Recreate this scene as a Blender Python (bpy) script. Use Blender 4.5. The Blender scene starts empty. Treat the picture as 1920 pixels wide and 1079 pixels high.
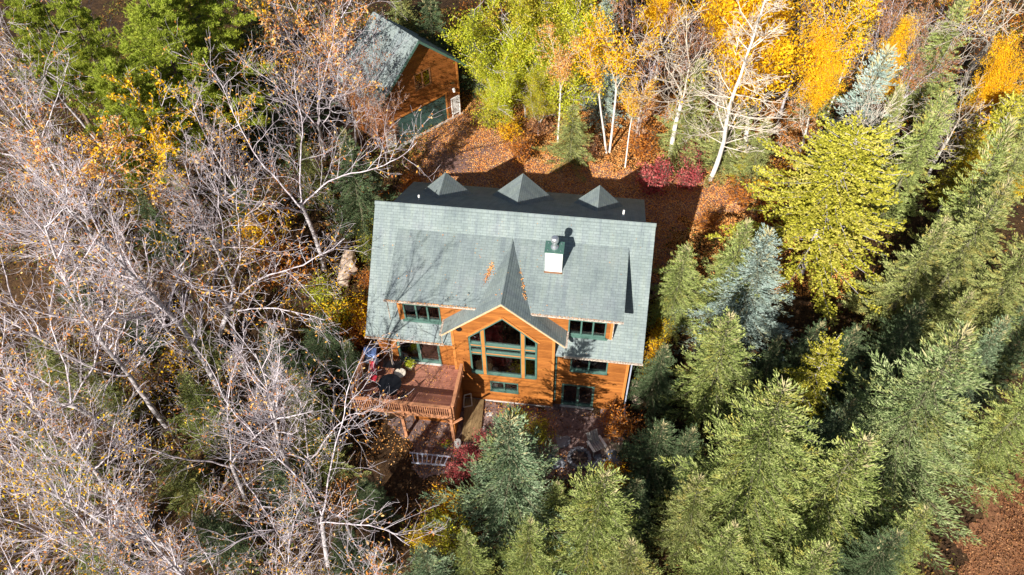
import bpy, math, random
import numpy as np
from mathutils import Vector, Matrix
random.seed(7)
PI = math.pi
scene = bpy.context.scene
COL = scene.collection

# ------------------------------------------------------------------ camera
CAM = np.array([11.4396, -27.6305, 36.0358]); FPX = 1396.6
CR = np.array([0.99063766, 0.13539627, -0.01746079])
CU = np.array([-0.09073397, 0.74856658, 0.65682221])
CF = np.array([-0.10200185, 0.64908853, -0.75384329])
cd = bpy.data.cameras.new('camera'); cam = bpy.data.objects.new('camera', cd); COL.objects.link(cam)
cam.matrix_world = Matrix([[CR[0], CU[0], -CF[0], CAM[0]], [CR[1], CU[1], -CF[1], CAM[1]],
                           [CR[2], CU[2], -CF[2], CAM[2]], [0, 0, 0, 1]])
cd.sensor_width = 36; cd.lens = FPX / 1920 * 36; cd.clip_start = 0.5; cd.clip_end = 3000
scene.camera = cam
# ------------------------------------------------------------------ light
SUN = np.array([-0.277, -0.817, 0.505]); SUN /= np.linalg.norm(SUN)
w = bpy.data.worlds.new("World"); scene.world = w; w.use_nodes = True
nt = w.node_tree; bg = nt.nodes['Background']
sky = nt.nodes.new('ShaderNodeTexSky'); sky.sky_type = 'NISHITA'; sky.sun_disc = False
sky.sun_elevation = math.asin(SUN[2]); sky.sun_rotation = math.atan2(SUN[0], SUN[1])
nt.links.new(sky.outputs[0], bg.inputs[0]); bg.inputs[1].default_value = 0.045
ld = bpy.data.lights.new('sun', 'SUN'); ld.energy = 5.0; ld.angle = math.radians(0.5); ld.color = (1, 0.955, 0.89)
lo = bpy.data.objects.new('sun', ld); COL.objects.link(lo); lo.location = (0, 0, 60)
lo.rotation_euler = Vector(SUN).to_track_quat('Z', 'Y').to_euler()
scene.view_settings.view_transform = 'Standard'; scene.view_settings.look = 'None'
scene.view_settings.exposure = 0.93; scene.view_settings.gamma = 1

# ------------------------------------------------------------------ helpers
def sstep(a, b, x):
    t = np.clip((x - a) / (b - a), 0, 1); return t * t * (3 - 2 * t)
def ground(x, y):
    x = np.asarray(x, float); y = np.asarray(y, float)
    h = 2.6 * sstep(-5.0, 2.0, y)
    far = sstep(8, 26, np.hypot(x - 7, y - 2) - 6)
    h = h + far * (0.35 * np.sin(x * .23 + 1) + 0.3 * np.sin(y * .31 + x * .11))
    return h
def ray(px, py):
    k = CF * FPX + CR * (px - 960) - CU * (py - 539.5); return k
def onz(px, py, z):
    k = ray(px, py); return CAM + k * (z - CAM[2]) / k[2]
def G(px, py, dz=0.0):
    z = 2.6 if py < 520 else 0.0
    for _ in range(25):
        p = onz(px, py, z + dz); z = 0.5 * z + 0.5 * float(ground(p[0], p[1]))
    return np.array([p[0], p[1], z])

def tag(o, label=None, cat=None, group=None, kind=None):
    if label: o['label'] = label
    if cat: o['category'] = cat
    if group: o['group'] = group
    if kind: o['kind'] = kind
    return o
def empty(name, loc, label, cat, group=None, rz=0):
    o = bpy.data.objects.new(name, None); COL.objects.link(o); o.location = loc; o.rotation_euler[2] = rz
    o.empty_display_size = 0.2
    return tag(o, label, cat, group)
def npmesh(name, V, F, mat, smooth=False):
    V = np.asarray(V, np.float32); F = np.asarray(F, np.int32)
    me = bpy.data.meshes.new(name); n, k = F.shape
    me.vertices.add(len(V)); me.vertices.foreach_set('co', V.ravel())
    me.loops.add(n * k); me.loops.foreach_set('vertex_index', F.ravel())
    me.polygons.add(n); me.polygons.foreach_set('loop_start', np.arange(0, n * k, k, dtype=np.int32))
    me.polygons.foreach_set('loop_total', np.full(n, k, np.int32))
    if smooth: me.polygons.foreach_set('use_smooth', np.ones(n, bool))
    me.update(calc_edges=True)
    if mat: me.materials.append(mat)
    return me
def link(name, me, parent=None):
    o = bpy.data.objects.new(name, me); COL.objects.link(o)
    if parent: o.parent = parent
    return o

class MB:
    """collects polygons; build() makes one mesh object with metre UVs"""
    def __init__(s): s.v = []; s.f = []; s.sm = []
    def poly(s, pts, sm=False):
        b = len(s.v); s.v += [tuple(map(float, p)) for p in pts]; s.f.append(tuple(range(b, b + len(pts)))); s.sm.append(sm)
    def prism(s, pts, ext):
        """pts: planar polygon (3d), ext: extrusion vector"""
        pts = [np.array(p, float) for p in pts]; ext = np.array(ext, float)
        n = np.zeros(3)
        for i in range(len(pts)): n += np.cross(pts[i], pts[(i + 1) % len(pts)])
        if n @ ext > 0: pts = pts[::-1]
        q = [p + ext for p in pts]
        s.poly(pts); s.poly(q[::-1])
        for i in range(len(pts)):
            j = (i + 1) % len(pts); s.poly([pts[j], pts[i], q[i], q[j]])
    def box(s, x0, x1, y0, y1, z0, z1):
        s.prism([(x0, y0, z0), (x1, y0, z0), (x1, y1, z0), (x0, y1, z0)], (0, 0, z1 - z0))
    def bar(s, a, b, wd, hg, up=(0, 0, 1)):
        a = np.array(a, float); b = np.array(b, float); d = b - a; d /= np.linalg.norm(d)
        up = np.array(up, float)
        if abs(d @ up) > .98: up = np.array((1., 0, 0))
        sd = np.cross(d, up); sd /= np.linalg.norm(sd); u = np.cross(sd, d)
        q = [a + sd * wd / 2 + u * hg / 2, a - sd * wd / 2 + u * hg / 2, a - sd * wd / 2 - u * hg / 2, a + sd * wd / 2 - u * hg / 2]
        s.prism(q, b - a)
    def tube(s, a, b, r0, r1=None, n=10, cap=True):
        a = np.array(a, float); b = np.array(b, float); r1 = r0 if r1 is None else r1
        d = b - a; d /= np.linalg.norm(d); t = np.array((1., 0, 0)) if abs(d[2]) > .9 else np.array((0, 0, 1.))
        e = np.cross(d, t); e /= np.linalg.norm(e); g = np.cross(d, e)
        A = [a + r0 * (e * math.cos(2 * PI * i / n) + g * math.sin(2 * PI * i / n)) for i in range(n)]
        B = [b + r1 * (e * math.cos(2 * PI * i / n) + g * math.sin(2 * PI * i / n)) for i in range(n)]
        for i in range(n):
            j = (i + 1) % n; s.poly([A[i], A[j], B[j], B[i]][::-1] if False else [A[i], A[j], B[j], B[i]], True)
        if cap: s.poly(A[::-1]); s.poly(B)
    def lathe(s, c, prof, n=16):
        c = np.array(c, float); rings = [[c + (r * math.cos(2 * PI * i / n), r * math.sin(2 * PI * i / n), z) for i in range(n)] for r, z in prof]
        for A, B in zip(rings[:-1], rings[1:]):
            for i in range(n): j = (i + 1) % n; s.poly([A[i], A[j], B[j], B[i]], True)
        s.poly(rings[0][::-1]); s.poly(rings[-1])
    def build(s, name, mat, parent=None, bevel=0, offset=None):
        me = bpy.data.meshes.new(name); me.from_pydata(s.v, [], s.f)
        me.polygons.foreach_set('use_smooth', s.sm); me.materials.append(mat)
        uv = me.uv_layers.new(name='uv'); k = 0; data = []
        for f in s.f:
            P = [np.array(s.v[i]) for i in f]; n = np.zeros(3)
            for i in range(len(P)): n += np.cross(P[i] - P[0], P[(i + 1) % len(P)] - P[0])
            l = np.linalg.norm(n); n = n / l if l > 1e-9 else np.array((0, 0, 1.))
            u = np.cross((0, 0, 1.), n)
            if np.linalg.norm(u) < 1e-3: u = np.array((1., 0, 0))
            u = u / np.linalg.norm(u); vv = np.cross(n, u)
            for p in P: data += [float(p @ u), float(p @ vv)]
        uv.data.foreach_set('uv', data); me.update()
        o = link(name, me, parent)
        if parent is not None and offset is None:
            # geometry is given in world coordinates: bring into the parent's frame (root is unparented)
            M = parent_world(parent).inverted(); me.transform(M)
        if bevel:
            b = o.modifiers.new('bevel', 'BEVEL'); b.width = bevel; b.segments = 2; b.limit_method = 'ANGLE'; b.angle_limit = .8
        return o
def parent_world(o):
    M = Matrix.LocRotScale(o.location, o.rotation_euler, o.scale)
    return parent_world(o.parent) @ M if o.parent else M

# ------------------------------------------------------------------ materials
def newmat(name):
    m = bpy.data.materials.new(name); m.use_nodes = True; n = m.node_tree.nodes; l = m.node_tree.links
    return m, n, l, n['Principled BSDF']
def ramp(n, cols, pos=None, interp='LINEAR'):
    r = n.new('ShaderNodeValToRGB'); r.color_ramp.interpolation = interp; e = r.color_ramp.elements
    pos = pos or [i / max(1, len(cols) - 1) for i in range(len(cols))]
    while len(e) < len(cols): e.new(0.5)
    for i, (c, p) in enumerate(zip(cols, pos)): e[i].position = p; e[i].color = (*c, 1)
    return r
def noise(n, l, co, scale, detail=4, rough=.6, dim='3D'):
    t = n.new('ShaderNodeTexNoise'); t.inputs['Scale'].default_value = scale; t.inputs['Detail'].default_value = detail
    t.inputs['Roughness'].default_value = rough; l.new(co, t.inputs['Vector']); return t
def coord(n, which='Object'):
    return n.new('ShaderNodeTexCoord').outputs[which]
def mixc(n, l, fac, a, b, mode='MIX'):
    m = n.new('ShaderNodeMix'); m.data_type = 'RGBA'; m.blend_type = mode
    for s, v in (('Factor', fac), ('A', a), ('B', b)):
        i = [x for x in m.inputs if x.name == s and (x.type == 'RGBA' or s == 'Factor')][0]
        if isinstance(v, (int, float)): i.default_value = v
        elif isinstance(v, tuple): i.default_value = (*v, 1)
        else: l.new(v, i)
    return [x for x in m.outputs if x.type == 'RGBA'][0]
def bumpn(n, l, h, strength, dist, b):
    q = n.new('ShaderNodeBump'); q.inputs['Strength'].default_value = strength; q.inputs['Distance'].default_value = dist
    l.new(h, q.inputs['Height']); l.new(q.outputs[0], b.inputs['Normal']); return q
def plain(name, col, rough=.6, metal=0, var=.15, scale=6, bump=0):
    m, n, l, b = newmat(name); t = noise(n, l, coord(n), scale)
    r = ramp(n, [tuple(c * (1 - var) for c in col), tuple(min(1, c * (1 + var)) for c in col)], [.3, .7]); l.new(t.outputs[0], r.inputs[0])
    l.new(r.outputs[0], b.inputs['Base Color']); b.inputs['Roughness'].default_value = rough; b.inputs['Metallic'].default_value = metal
    if bump: bumpn(n, l, t.outputs[0], bump, .02, b)
    return m
def shingle_mat(name, light, dark, mortar):
    m, n, l, b = newmat(name); uv = n.new('ShaderNodeUVMap').outputs[0]
    br = n.new('ShaderNodeTexBrick'); l.new(uv, br.inputs['Vector'])
    br.inputs['Scale'].default_value = 1; br.inputs['Brick Width'].default_value = .34; br.inputs['Row Height'].default_value = .145
    br.inputs['Mortar Size'].default_value = .012; br.inputs['Mortar Smooth'].default_value = .6; br.inputs['Bias'].default_value = -.1
    br.offset = .37; br.inputs['Color1'].default_value = (*light, 1); br.inputs['Color2'].default_value = (*dark, 1); br.inputs['Mortar'].default_value = (*mortar, 1)
    t = noise(n, l, uv, .55, 5, .65); r = ramp(n, [(.80, .82, .82), (1.0, 1.0, 1.0), (1.06, 1.0, 1.04)], [.3, .52, .75]); l.new(t.outputs[0], r.inputs[0])
    c1 = mixc(n, l, 1.0, br.outputs[0], r.outputs[0], 'MULTIPLY')
    mpn = n.new('ShaderNodeMapping'); l.new(uv, mpn.inputs[0]); mpn.inputs['Scale'].default_value = (2.2, .25, 1); ts = noise(n, l, mpn.outputs[0], 1.3, 5, .7)
    rs = ramp(n, [(.80, .80, .86), (1, 1, 1), (1.08, 1.06, .98)], [.35, .52, .72]); l.new(ts.outputs[0], rs.inputs[0]); c1 = mixc(n, l, 1.0, c1, rs.outputs[0], 'MULTIPLY')
    t2 = noise(n, l, uv, 30, 3, .8); r2 = ramp(n, [(.78,) * 3, (1.15,) * 3], [.3, .7]); l.new(t2.outputs[0], r2.inputs[0])
    c2 = mixc(n, l, 1.0, c1, r2.outputs[0], 'MULTIPLY')
    l.new(c2, b.inputs['Base Color']); b.inputs['Roughness'].default_value = .85; b.inputs['Specular IOR Level'].default_value = .25
    # each course is a wedge: thick at its butt end
    sx = n.new('ShaderNodeSeparateXYZ'); l.new(uv, sx.inputs[0])
    d = n.new('ShaderNodeMath'); d.operation = 'DIVIDE'; l.new(sx.outputs[1], d.inputs[0]); d.inputs[1].default_value = .145
    fr = n.new('ShaderNodeMath'); fr.operation = 'FRACT'; l.new(d.outputs[0], fr.inputs[0])
    iv = n.new('ShaderNodeMath'); iv.operation = 'SUBTRACT'; iv.inputs[0].default_value = 1; l.new(fr.outputs[0], iv.inputs[1])
    ad = n.new('ShaderNodeMath'); ad.operation = 'SUBTRACT'; l.new(iv.outputs[0], ad.inputs[0]); l.new(br.outputs['Fac'], ad.inputs[1])
    bumpn(n, l, ad.outputs[0], .4, .02, b)
    return m
def siding_mat(name, light, dark, period=.14, vertical=False, rough=.55, grain=1.0):
    m, n, l, b = newmat(name); uv = n.new('ShaderNodeUVMap').outputs[0]
    sx = n.new('ShaderNodeSeparateXYZ'); l.new(uv, sx.inputs[0]); o = sx.outputs[0 if vertical else 1]
    d = n.new('ShaderNodeMath'); d.operation = 'DIVIDE'; l.new(o, d.inputs[0]); d.inputs[1].default_value = period
    fr = n.new('ShaderNodeMath'); fr.operation = 'FRACT'; l.new(d.outputs[0], fr.inputs[0])
    fl = n.new('ShaderNodeMath'); fl.operation = 'FLOOR'; l.new(d.outputs[0], fl.inputs[0])
    wn = n.new('ShaderNodeTexWhiteNoise'); wn.noise_dimensions = '1D'; l.new(fl.outputs[0], wn.inputs['W'])
    mp = n.new('ShaderNodeMapping'); l.new(uv, mp.inputs[0]); mp.inputs['Scale'].default_value = (14, 1.2, 1) if vertical else (1.2, 14, 1)
    t = noise(n, l, mp.outputs[0], 2.2, 6, .7)
    a = n.new('ShaderNodeMath'); a.operation = 'MULTIPLY_ADD'; l.new(wn.outputs[0], a.inputs[0]); a.inputs[1].default_value = .45
    l.new(t.outputs[0], a.inputs[2])
    r = ramp(n, [dark, light], [.30, 1.0]); l.new(a.outputs[0], r.inputs[0])
    g = ramp(n, [(.32, .26, .22), (1, 1, 1), (1, 1, 1), (.8, .8, .8)], [0, .1, .9, 1]); l.new(fr.outputs[0], g.inputs[0])
    c = mixc(n, l, 1.0, r.outputs[0], g.outputs[0], 'MULTIPLY')
    t3 = noise(n, l, uv, .7, 4, .6); r3 = ramp(n, [(.72, .68, .66), (1.05, 1.05, 1.05)], [.3, .6]); l.new(t3.outputs[0], r3.inputs[0])
    c = mixc(n, l, grain, c, mixc(n, l, 1.0, c, r3.outputs[0], 'MULTIPLY'))
    l.new(c, b.inputs['Base Color']); b.inputs['Roughness'].default_value = rough; b.inputs['Specular IOR Level'].default_value = .3
    iv = n.new('ShaderNodeMath'); iv.operation = 'SUBTRACT'; iv.inputs[0].default_value = 1; l.new(fr.outputs[0], iv.inputs[1])
    bumpn(n, l, iv.outputs[0], .5, .018, b)
    return m
def leaf_mat(name, cols, trans=.3, pos=None, clump=0.5, hue=None):
    m = bpy.data.materials.new(name); m.use_nodes = True; n = m.node_tree.nodes; l = m.node_tree.links
    n.remove(n['Principled BSDF']); out = n['Material Output']
    g = n.new('ShaderNodeNewGeometry'); t = noise(n, l, coord(n), 1.1, 3, .6)
    a = n.new('ShaderNodeMath'); a.operation = 'MULTIPLY_ADD'; l.new(t.outputs[0], a.inputs[0]); a.inputs[1].default_value = clump * 1.8
    b_ = n.new('ShaderNodeMath'); b_.operation = 'MULTIPLY'; l.new(g.outputs['Random Per Island'], b_.inputs[0]); b_.inputs[1].default_value = 1 - clump * .5
    l.new(b_.outputs[0], a.inputs[2])
    s = n.new('ShaderNodeMath'); s.operation = 'SUBTRACT'; l.new(a.outputs[0], s.inputs[0]); s.inputs[1].default_value = clump * .65
    r = ramp(n, cols, pos); l.new(s.outputs[0], r.inputs[0])
    d = n.new('ShaderNodeBsdfDiffuse'); tr = n.new('ShaderNodeBsdfTranslucent'); mx = n.new('ShaderNodeMixShader'); mx.inputs[0].default_value = trans
    c = r.outputs[0]
    if hue:   # patches of older, warmer needles or leaves
        t2 = noise(n, l, coord(n), .75, 2, .6); rh = ramp(n, [(0, 0, 0), (1, 1, 1)], [.52, .68]); l.new(t2.outputs[0], rh.inputs[0])
        fm = n.new('ShaderNodeMath'); fm.operation = 'MULTIPLY'; l.new(rh.outputs[0], fm.inputs[0]); l.new(g.outputs['Random Per Island'], fm.inputs[1]); c = mixc(n, l, fm.outputs[0], c, hue)
    l.new(c, d.inputs[0]); l.new(c, tr.inputs[0]); l.new(d.outputs[0], mx.inputs[1]); l.new(tr.outputs[0], mx.inputs[2])
    l.new(mx.outputs[0], out.inputs[0])
    return m
def bark_mat(name, light, dark, scale=5, lo=.35, hi=.6):
    m, n, l, b = newmat(name); mp = n.new('ShaderNodeMapping'); l.new(coord(n), mp.inputs[0]); mp.inputs['Scale'].default_value = (1, 1, 1.6)
    t = noise(n, l, mp.outputs[0], scale, 5, .7); r = ramp(n, [dark, light], [lo, hi]); l.new(t.outputs[0], r.inputs[0])
    l.new(r.outputs[0], b.inputs['Base Color']); b.inputs['Roughness'].default_value = .85; b.inputs['Specular IOR Level'].default_value = .2
    return m
def glass_mat(name, tint=(.02, .025, .025), refl=.35):
    m = bpy.data.materials.new(name); m.use_nodes = True; n = m.node_tree.nodes; l = m.node_tree.links
    n.remove(n['Principled BSDF']); out = n['Material Output']
    tr = n.new('ShaderNodeBsdfTransparent'); tr.inputs[0].default_value = (.72, .78, .76, 1)
    gl = n.new('ShaderNodeBsdfGlossy'); gl.inputs['Roughness'].default_value = .015
    t = noise(n, l, coord(n), 1.5, 2); bp = n.new('ShaderNodeBump'); bp.inputs['Strength'].default_value = .04; l.new(t.outputs[0], bp.inputs['Height']); l.new(bp.outputs[0], gl.inputs['Normal'])
    fz = n.new('ShaderNodeFresnel'); fz.inputs[0].default_value = 1.6
    a = n.new('ShaderNodeMath'); a.operation = 'ADD'; a.inputs[1].default_value = refl * .3; l.new(fz.outputs[0], a.inputs[0])
    mx = n.new('ShaderNodeMixShader'); l.new(a.outputs[0], mx.inputs[0]); l.new(tr.outputs[0], mx.inputs[1]); l.new(gl.outputs[0], mx.inputs[2]); l.new(mx.outputs[0], out.inputs[0])
    return m

M = {}
M['shingle'] = shingle_mat('green_grey_shingles', (.235, .28, .27), (.195, .235, .23), (.145, .175, .17))
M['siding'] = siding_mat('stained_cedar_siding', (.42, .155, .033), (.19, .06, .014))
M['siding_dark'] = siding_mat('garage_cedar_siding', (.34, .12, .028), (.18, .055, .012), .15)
M['trim'] = plain('cedar_trim', (.48, .18, .042), .5, var=.12, scale=3)
M['fascia'] = plain('pale_fascia', (.62, .42, .24), .6, var=.2, scale=8)
M['green'] = plain('green_window_frame', (.07, .145, .118), .4, var=.08)
M['dgreen'] = plain('dark_green_door', (.045, .10, .088), .45, var=.1)
M['glass'] = glass_mat('window_glass')
M['room'] = plain('room_wall', (.30, .22, .15), .9)
M['floorin'] = plain('room_floor', (.30, .14, .08), .6, var=.3)
M['white'] = plain('white_stucco', (.86, .85, .80), .7, var=.03, scale=20, bump=.1)
M['metal'] = plain('galvanised_metal', (.62, .64, .66), .35, .8, .1, 10)
M['alu'] = plain('aluminium', (.60, .66, .80), .4, .5, .1, 10)
M['gutter'] = plain('leafy_gutter', (.40, .33, .27), .7, var=.75, scale=14)
M['concrete'] = plain('concrete', (.50, .48, .45), .85, var=.15, scale=5, bump=.2)
M['black'] = plain('black_metal', (.012, .013, .016), .3, .3, .2)
M['deck'] = siding_mat('redwood_deck_boards', (.42, .185, .125), (.27, .105, .07), .14, vertical=False, rough=.7, grain=.5)
M['rail'] = plain('redwood_rail', (.42, .19, .095), .6, var=.2, scale=4)
M['plank'] = siding_mat('weathered_planks', (.36, .25, .12), (.19, .12, .055), .15, vertical=True, rough=.8)
M['bluehood'] = plain('blue_grey_hood', (.06, .10, .22), .3, .5, .1)
M['silver'] = plain('stainless_steel', (.55, .56, .58), .3, .8, .1)
M['red'] = plain('red_fabric', (.45, .015, .035), .8, var=.3)
M['cream'] = plain('cream_fabric', (.62, .55, .45), .8, var=.1)
M['ochre'] = plain('ochre_cushion', (.50, .36, .10), .8, var=.1)
M['brownwood'] = plain('brown_wood', (.20, .09, .04), .5, var=.2)
M['stone'] = plain('grey_stone', (.20, .21, .24), .85, var=.3, scale=4, bump=.4)
M['log'] = bark_mat('pale_log', (.60, .47, .36), (.36, .25, .18), 3, .3, .6)
M['birch'] = bark_mat('birch_bark', (.76, .71, .64), (.16, .13, .11), 4, .30, .42)
M['bark'] = bark_mat('grey_bark', (.54, .50, .50), (.20, .165, .165), 3, .3, .6)
M['twig'] = bark_mat('pale_twigs', (.66, .60, .62), (.24, .18, .20), 2, .3, .6)
M['twigw'] = bark_mat('white_twigs', (.74, .66, .55), (.42, .35, .28), 2, .3, .6)
M['dbark'] = bark_mat('brown_bark', (.24, .17, .13), (.10, .07, .055), 5)
# foliage
M['sp_blue'] = leaf_mat('blue_spruce', [(.05, .095, .045), (.20, .275, .15), (.44, .51, .33)], .12, hue=(.34, .36, .10))
M['sp_mix'] = leaf_mat('blue_green_spruce', [(.055, .095, .03), (.26, .33, .13), (.56, .61, .32)], .12, hue=(.42, .37, .09))
M['sp_silver'] = leaf_mat('silver_spruce', [(0.138, 0.2, 0.163), (0.325, 0.413, 0.362), (0.575, 0.663, 0.6)], .12, hue=(.34, .33, .17))
M['sp_green'] = leaf_mat('green_spruce', [(.06, .095, .02), (.29, .35, .10), (.60, .63, .26)], .12, hue=(.50, .42, .09))
M['sp_olive'] = leaf_mat('olive_spruce', [(.07, .09, .02), (.28, .32, .10), (.56, .56, .24)], .12, hue=(.50, .36, .09))
M['sp_dark_shaded'] = leaf_mat('dark_shaded_spruce', [(0.042, 0.072, 0.036), (0.108, 0.156, 0.072), (0.216, 0.264, 0.132)], .12)  # dark green needles with shade put into the colour, for spruces in shadow
M['tip'] = leaf_mat('pale_spruce_tips', [(.42, .38, .18), (.62, .54, .32)], .1)
M['pine'] = leaf_mat('bright_pine', [(.10, .14, .015), (.31, .38, .04), (.52, .56, .11)], .2, hue=(.44, .42, .05))
M['cedar'] = leaf_mat('yellow_cedar', [(.10, .11, .012), (.42, .40, .04), (.78, .70, .14)], .2, hue=(.55, .46, .14))
M['ygreen'] = leaf_mat('yellow_green_leaves', [(.16, .18, .01), (.46, .46, .04), (.74, .58, .08)], .35, hue=(.68, .38, .05))
M['lime'] = leaf_mat('lime_leaves', [(.20, .25, .01), (.52, .56, .04), (.76, .70, .10)], .35, hue=(.66, .46, .05))
M['gold'] = leaf_mat('golden_leaves', [(.62, .27, .008), (.88, .50, .015), (.92, .66, .04)], .3)
M['yellow'] = leaf_mat('yellow_leaves', [(.45, .27, .01), (.70, .48, .02), (.80, .62, .05)], .35)
M['orange'] = leaf_mat('orange_leaves', [(.25, .07, .015), (.52, .18, .03), (.70, .33, .07)], .3)
M['rust'] = leaf_mat('rusty_leaves', [(.16, .06, .03), (.38, .17, .07), (.58, .33, .16)], .3)
M['redl'] = leaf_mat('red_leaves', [(.25, .03, .035), (.50, .09, .10), (.66, .26, .20)], .3)
M['mixl'] = leaf_mat('last_leaves', [(.40, .12, .05), (.66, .26, .07), (.80, .46, .08), (.80, .60, .34)], .3, clump=.3)
M['mixg'] = leaf_mat('undergrowth_leaves', [(.03, .045, .012), (.09, .13, .025), (.20, .17, .04), (.36, .16, .04), (.07, .045, .025)], .2, clump=.9)
M['litter'] = leaf_mat('fallen_leaves', [(.42, .13, .035), (.82, .32, .07), (.88, .46, .14), (.86, .60, .32)], .1, clump=.6)
M['litterdull'] = leaf_mat('dull_fallen_leaves', [(.04, .025, .018), (.10, .05, .028), (.26, .12, .045), (.34, .22, .12)], .1, clump=.6)

# ------------------------------------------------------------------ ground
def axis(a, b, step, far, n=14):
    c = np.arange(a, b + 1e-6, step); o = np.geomspace(step * 2, far, n)
    return np.concatenate([a - o[::-1], c, b + o])
def sheet(name, xs, ys, mat, dz=0, mask=None):
    X, Y = np.meshgrid(xs, ys); Z = ground(X, Y) + dz; V = np.stack([X, Y, Z], -1).reshape(-1, 3)
    nx, ny = len(xs), len(ys); i, j = np.meshgrid(np.arange(nx - 1), np.arange(ny - 1)); a = (j * nx + i).ravel()
    F = np.stack([a, a + 1, a + 1 + nx, a + nx], 1)
    if mask is not None:
        c = V[F].mean(1); F = F[mask(c[:, 0], c[:, 1])]
        used = np.unique(F); rm = -np.ones(len(V), int); rm[used] = np.arange(len(used)); V = V[used]; F = rm[F]
    o = link(name, npmesh(name, V, F, mat, True)); tag(o, kind='structure'); return o
def ground_mat(name, cols, pos, scale=1.2, fine=14):
    m, n, l, b = newmat(name); co = coord(n); t = noise(n, l, co, scale, 8, .7); t2 = noise(n, l, co, fine, 5, .8)
    v = n.new('ShaderNodeTexVoronoi'); v.inputs['Scale'].default_value = 9; l.new(co, v.inputs['Vector'])
    mm = n.new('ShaderNodeMath'); mm.operation = 'MULTIPLY_ADD'; l.new(t2.outputs[0], mm.inputs[0]); mm.inputs[1].default_value = .5
    h = n.new('ShaderNodeMath'); h.operation = 'MULTIPLY'; l.new(t.outputs[0], h.inputs[0]); h.inputs[1].default_value = .5
    l.new(h.outputs[0], mm.inputs[2]); r = ramp(n, cols, pos); l.new(mm.outputs[0], r.inputs[0])
    rv = ramp(n, [(.6, .6, .6), (1.1, 1.1, 1.1)]); sp = n.new('ShaderNodeSeparateColor'); l.new(v.outputs['Color'], sp.inputs[0]); l.new(sp.outputs[0], rv.inputs[0])
    c = mixc(n, l, 1.0, r.outputs[0], rv.outputs[0], 'MULTIPLY'); l.new(c, b.inputs['Base Color']); b.inputs['Roughness'].default_value = .95
    b.inputs['Specular IOR Level'].default_value = .1; bumpn(n, l, t2.outputs[0], .8, .08, b); return m
M['floor'] = ground_mat('forest_floor', [(.02, .014, .01), (.05, .03, .018), (.10, .055, .025), (.05, .055, .02)], [.32, .45, .56, .68])
M['drive'] = ground_mat('driveway_gravel', [(.15, .09, .075), (.28, .165, .14), (.38, .24, .20)], [.35, .5, .65], .8, 20)
M['patio'] = ground_mat('patio_gravel', [(.12, .08, .075), (.26, .18, .165), (.40, .26, .22)], [.35, .5, .65], 1.0, 20)
M['field'] = ground_mat('brown_field', [(.09, .04, .02), (.26, .12, .06), (.42, .22, .11)], [.35, .5, .65], .9, 10)
sheet('ground', axis(-45, 50, .6, 700), axis(-22, 60, .6, 700), M['floor'])
def blob(poly):
    P = np.array(poly)
    def f(x, y):
        x = x + .35 * np.sin(y * 2.3) + .2 * np.sin(y * 5.1 + x); y = y + .35 * np.sin(x * 2.1) + .2 * np.sin(x * 4.7)
        ins = np.zeros(x.shape, bool); j = len(P) - 1
        for i in range(len(P)):
            c = ((P[i, 1] > y) != (P[j, 1] > y)) & (x < (P[j, 0] - P[i, 0]) * (y - P[i, 1]) / (P[j, 1] - P[i, 1] + 1e-12) + P[i, 0]); ins ^= c; j = i
        return ins
    return f
def gpoly(l): return [G(*p)[:2] for p in l]
drive2 = blob([(-1.5, 5), (-2, 14), (0, 18), (4, 17.5), (6, 13.5), (16, 12.6), (22, 12.2), (22, 9.5), (17, 8), (15.5, 3), (14.8, 0), (14.5, 6), (0, 6)])
sheet('driveway', np.arange(-4, 26, .15), np.arange(-2, 22, .15), M['drive'], .02, drive2)
patio = blob([(4.8, -5.0), (13.8, -4.9), (14.2, -7.5), (13.5, -10), (10, -9.5), (8.5, -8), (6.6, -7.8), (5, -10.3), (3.5, -9.8), (2, -8.5), (1, -5)])
sheet('patio', np.arange(0, 16, .12), np.arange(-12, -4.5, .12), M['patio'], .02, patio)
field = blob(gpoly([(1780, 1100), (1830, 930), (1935, 850), (2100, 900), (2100, 1200), (1780, 1200)]))
sheet('field', np.arange(24, 42, .2), np.arange(-20, 0, .2), M['field'], .02, field)
road = blob(gpoly([(1770, 250), (1790, 235), (1860, 250), (1960, 265), (1960, 320), (1850, 300), (1810, 345), (1760, 360)]))
sheet('dirt_road', np.arange(24, 60, .25), np.arange(8, 34, .25), M['drive'], .02, road)

# ------------------------------------------------------------------ house
W = 14.5; HR = 9.826; HE = 4.888; D = 5.075; S = (HR - HE) / D       # front slope
XC, HW, YG, ZG, ZT = 7.38, 3.16, 5.33, 8.872, 5.97                   # front gable
SG = (ZG - ZT) / 3.2
YB, YD, ZD = .937, 4.721, 7.652; ZB = HR - S * YB; SD = (ZB - ZD) / (YD - YB)
YW = -4.93; YM = -5.165; YDW = -4.32
house = empty('house', (7.25, -1, 0), 'two storey cedar sided house with grey green shingle roof and front gable', 'house')
def roofz(y): return HR + S * y      # y negative in front
TH = .14
def slab(mb, pts, th=TH):  # roof slab, thickness downwards
    mb.prism(pts, (0, 0, -th))
# main front roof
r = MB(); slab(r, [(0, 0, HR), (W, 0, HR), (W, -D, HE), (0, -D, HE)])
main = r.build('roof', M['shingle'], house)
# ridge cap
c = MB(); c.prism([(-.02, -.14, HR - .1), (-.02, 0, HR + .035), (-.02, .14, HR - .06), (-.02, .1, HR - .12)], (W + .04, 0, 0)); c.build('ridge_cap', M['shingle'], main)
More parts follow.
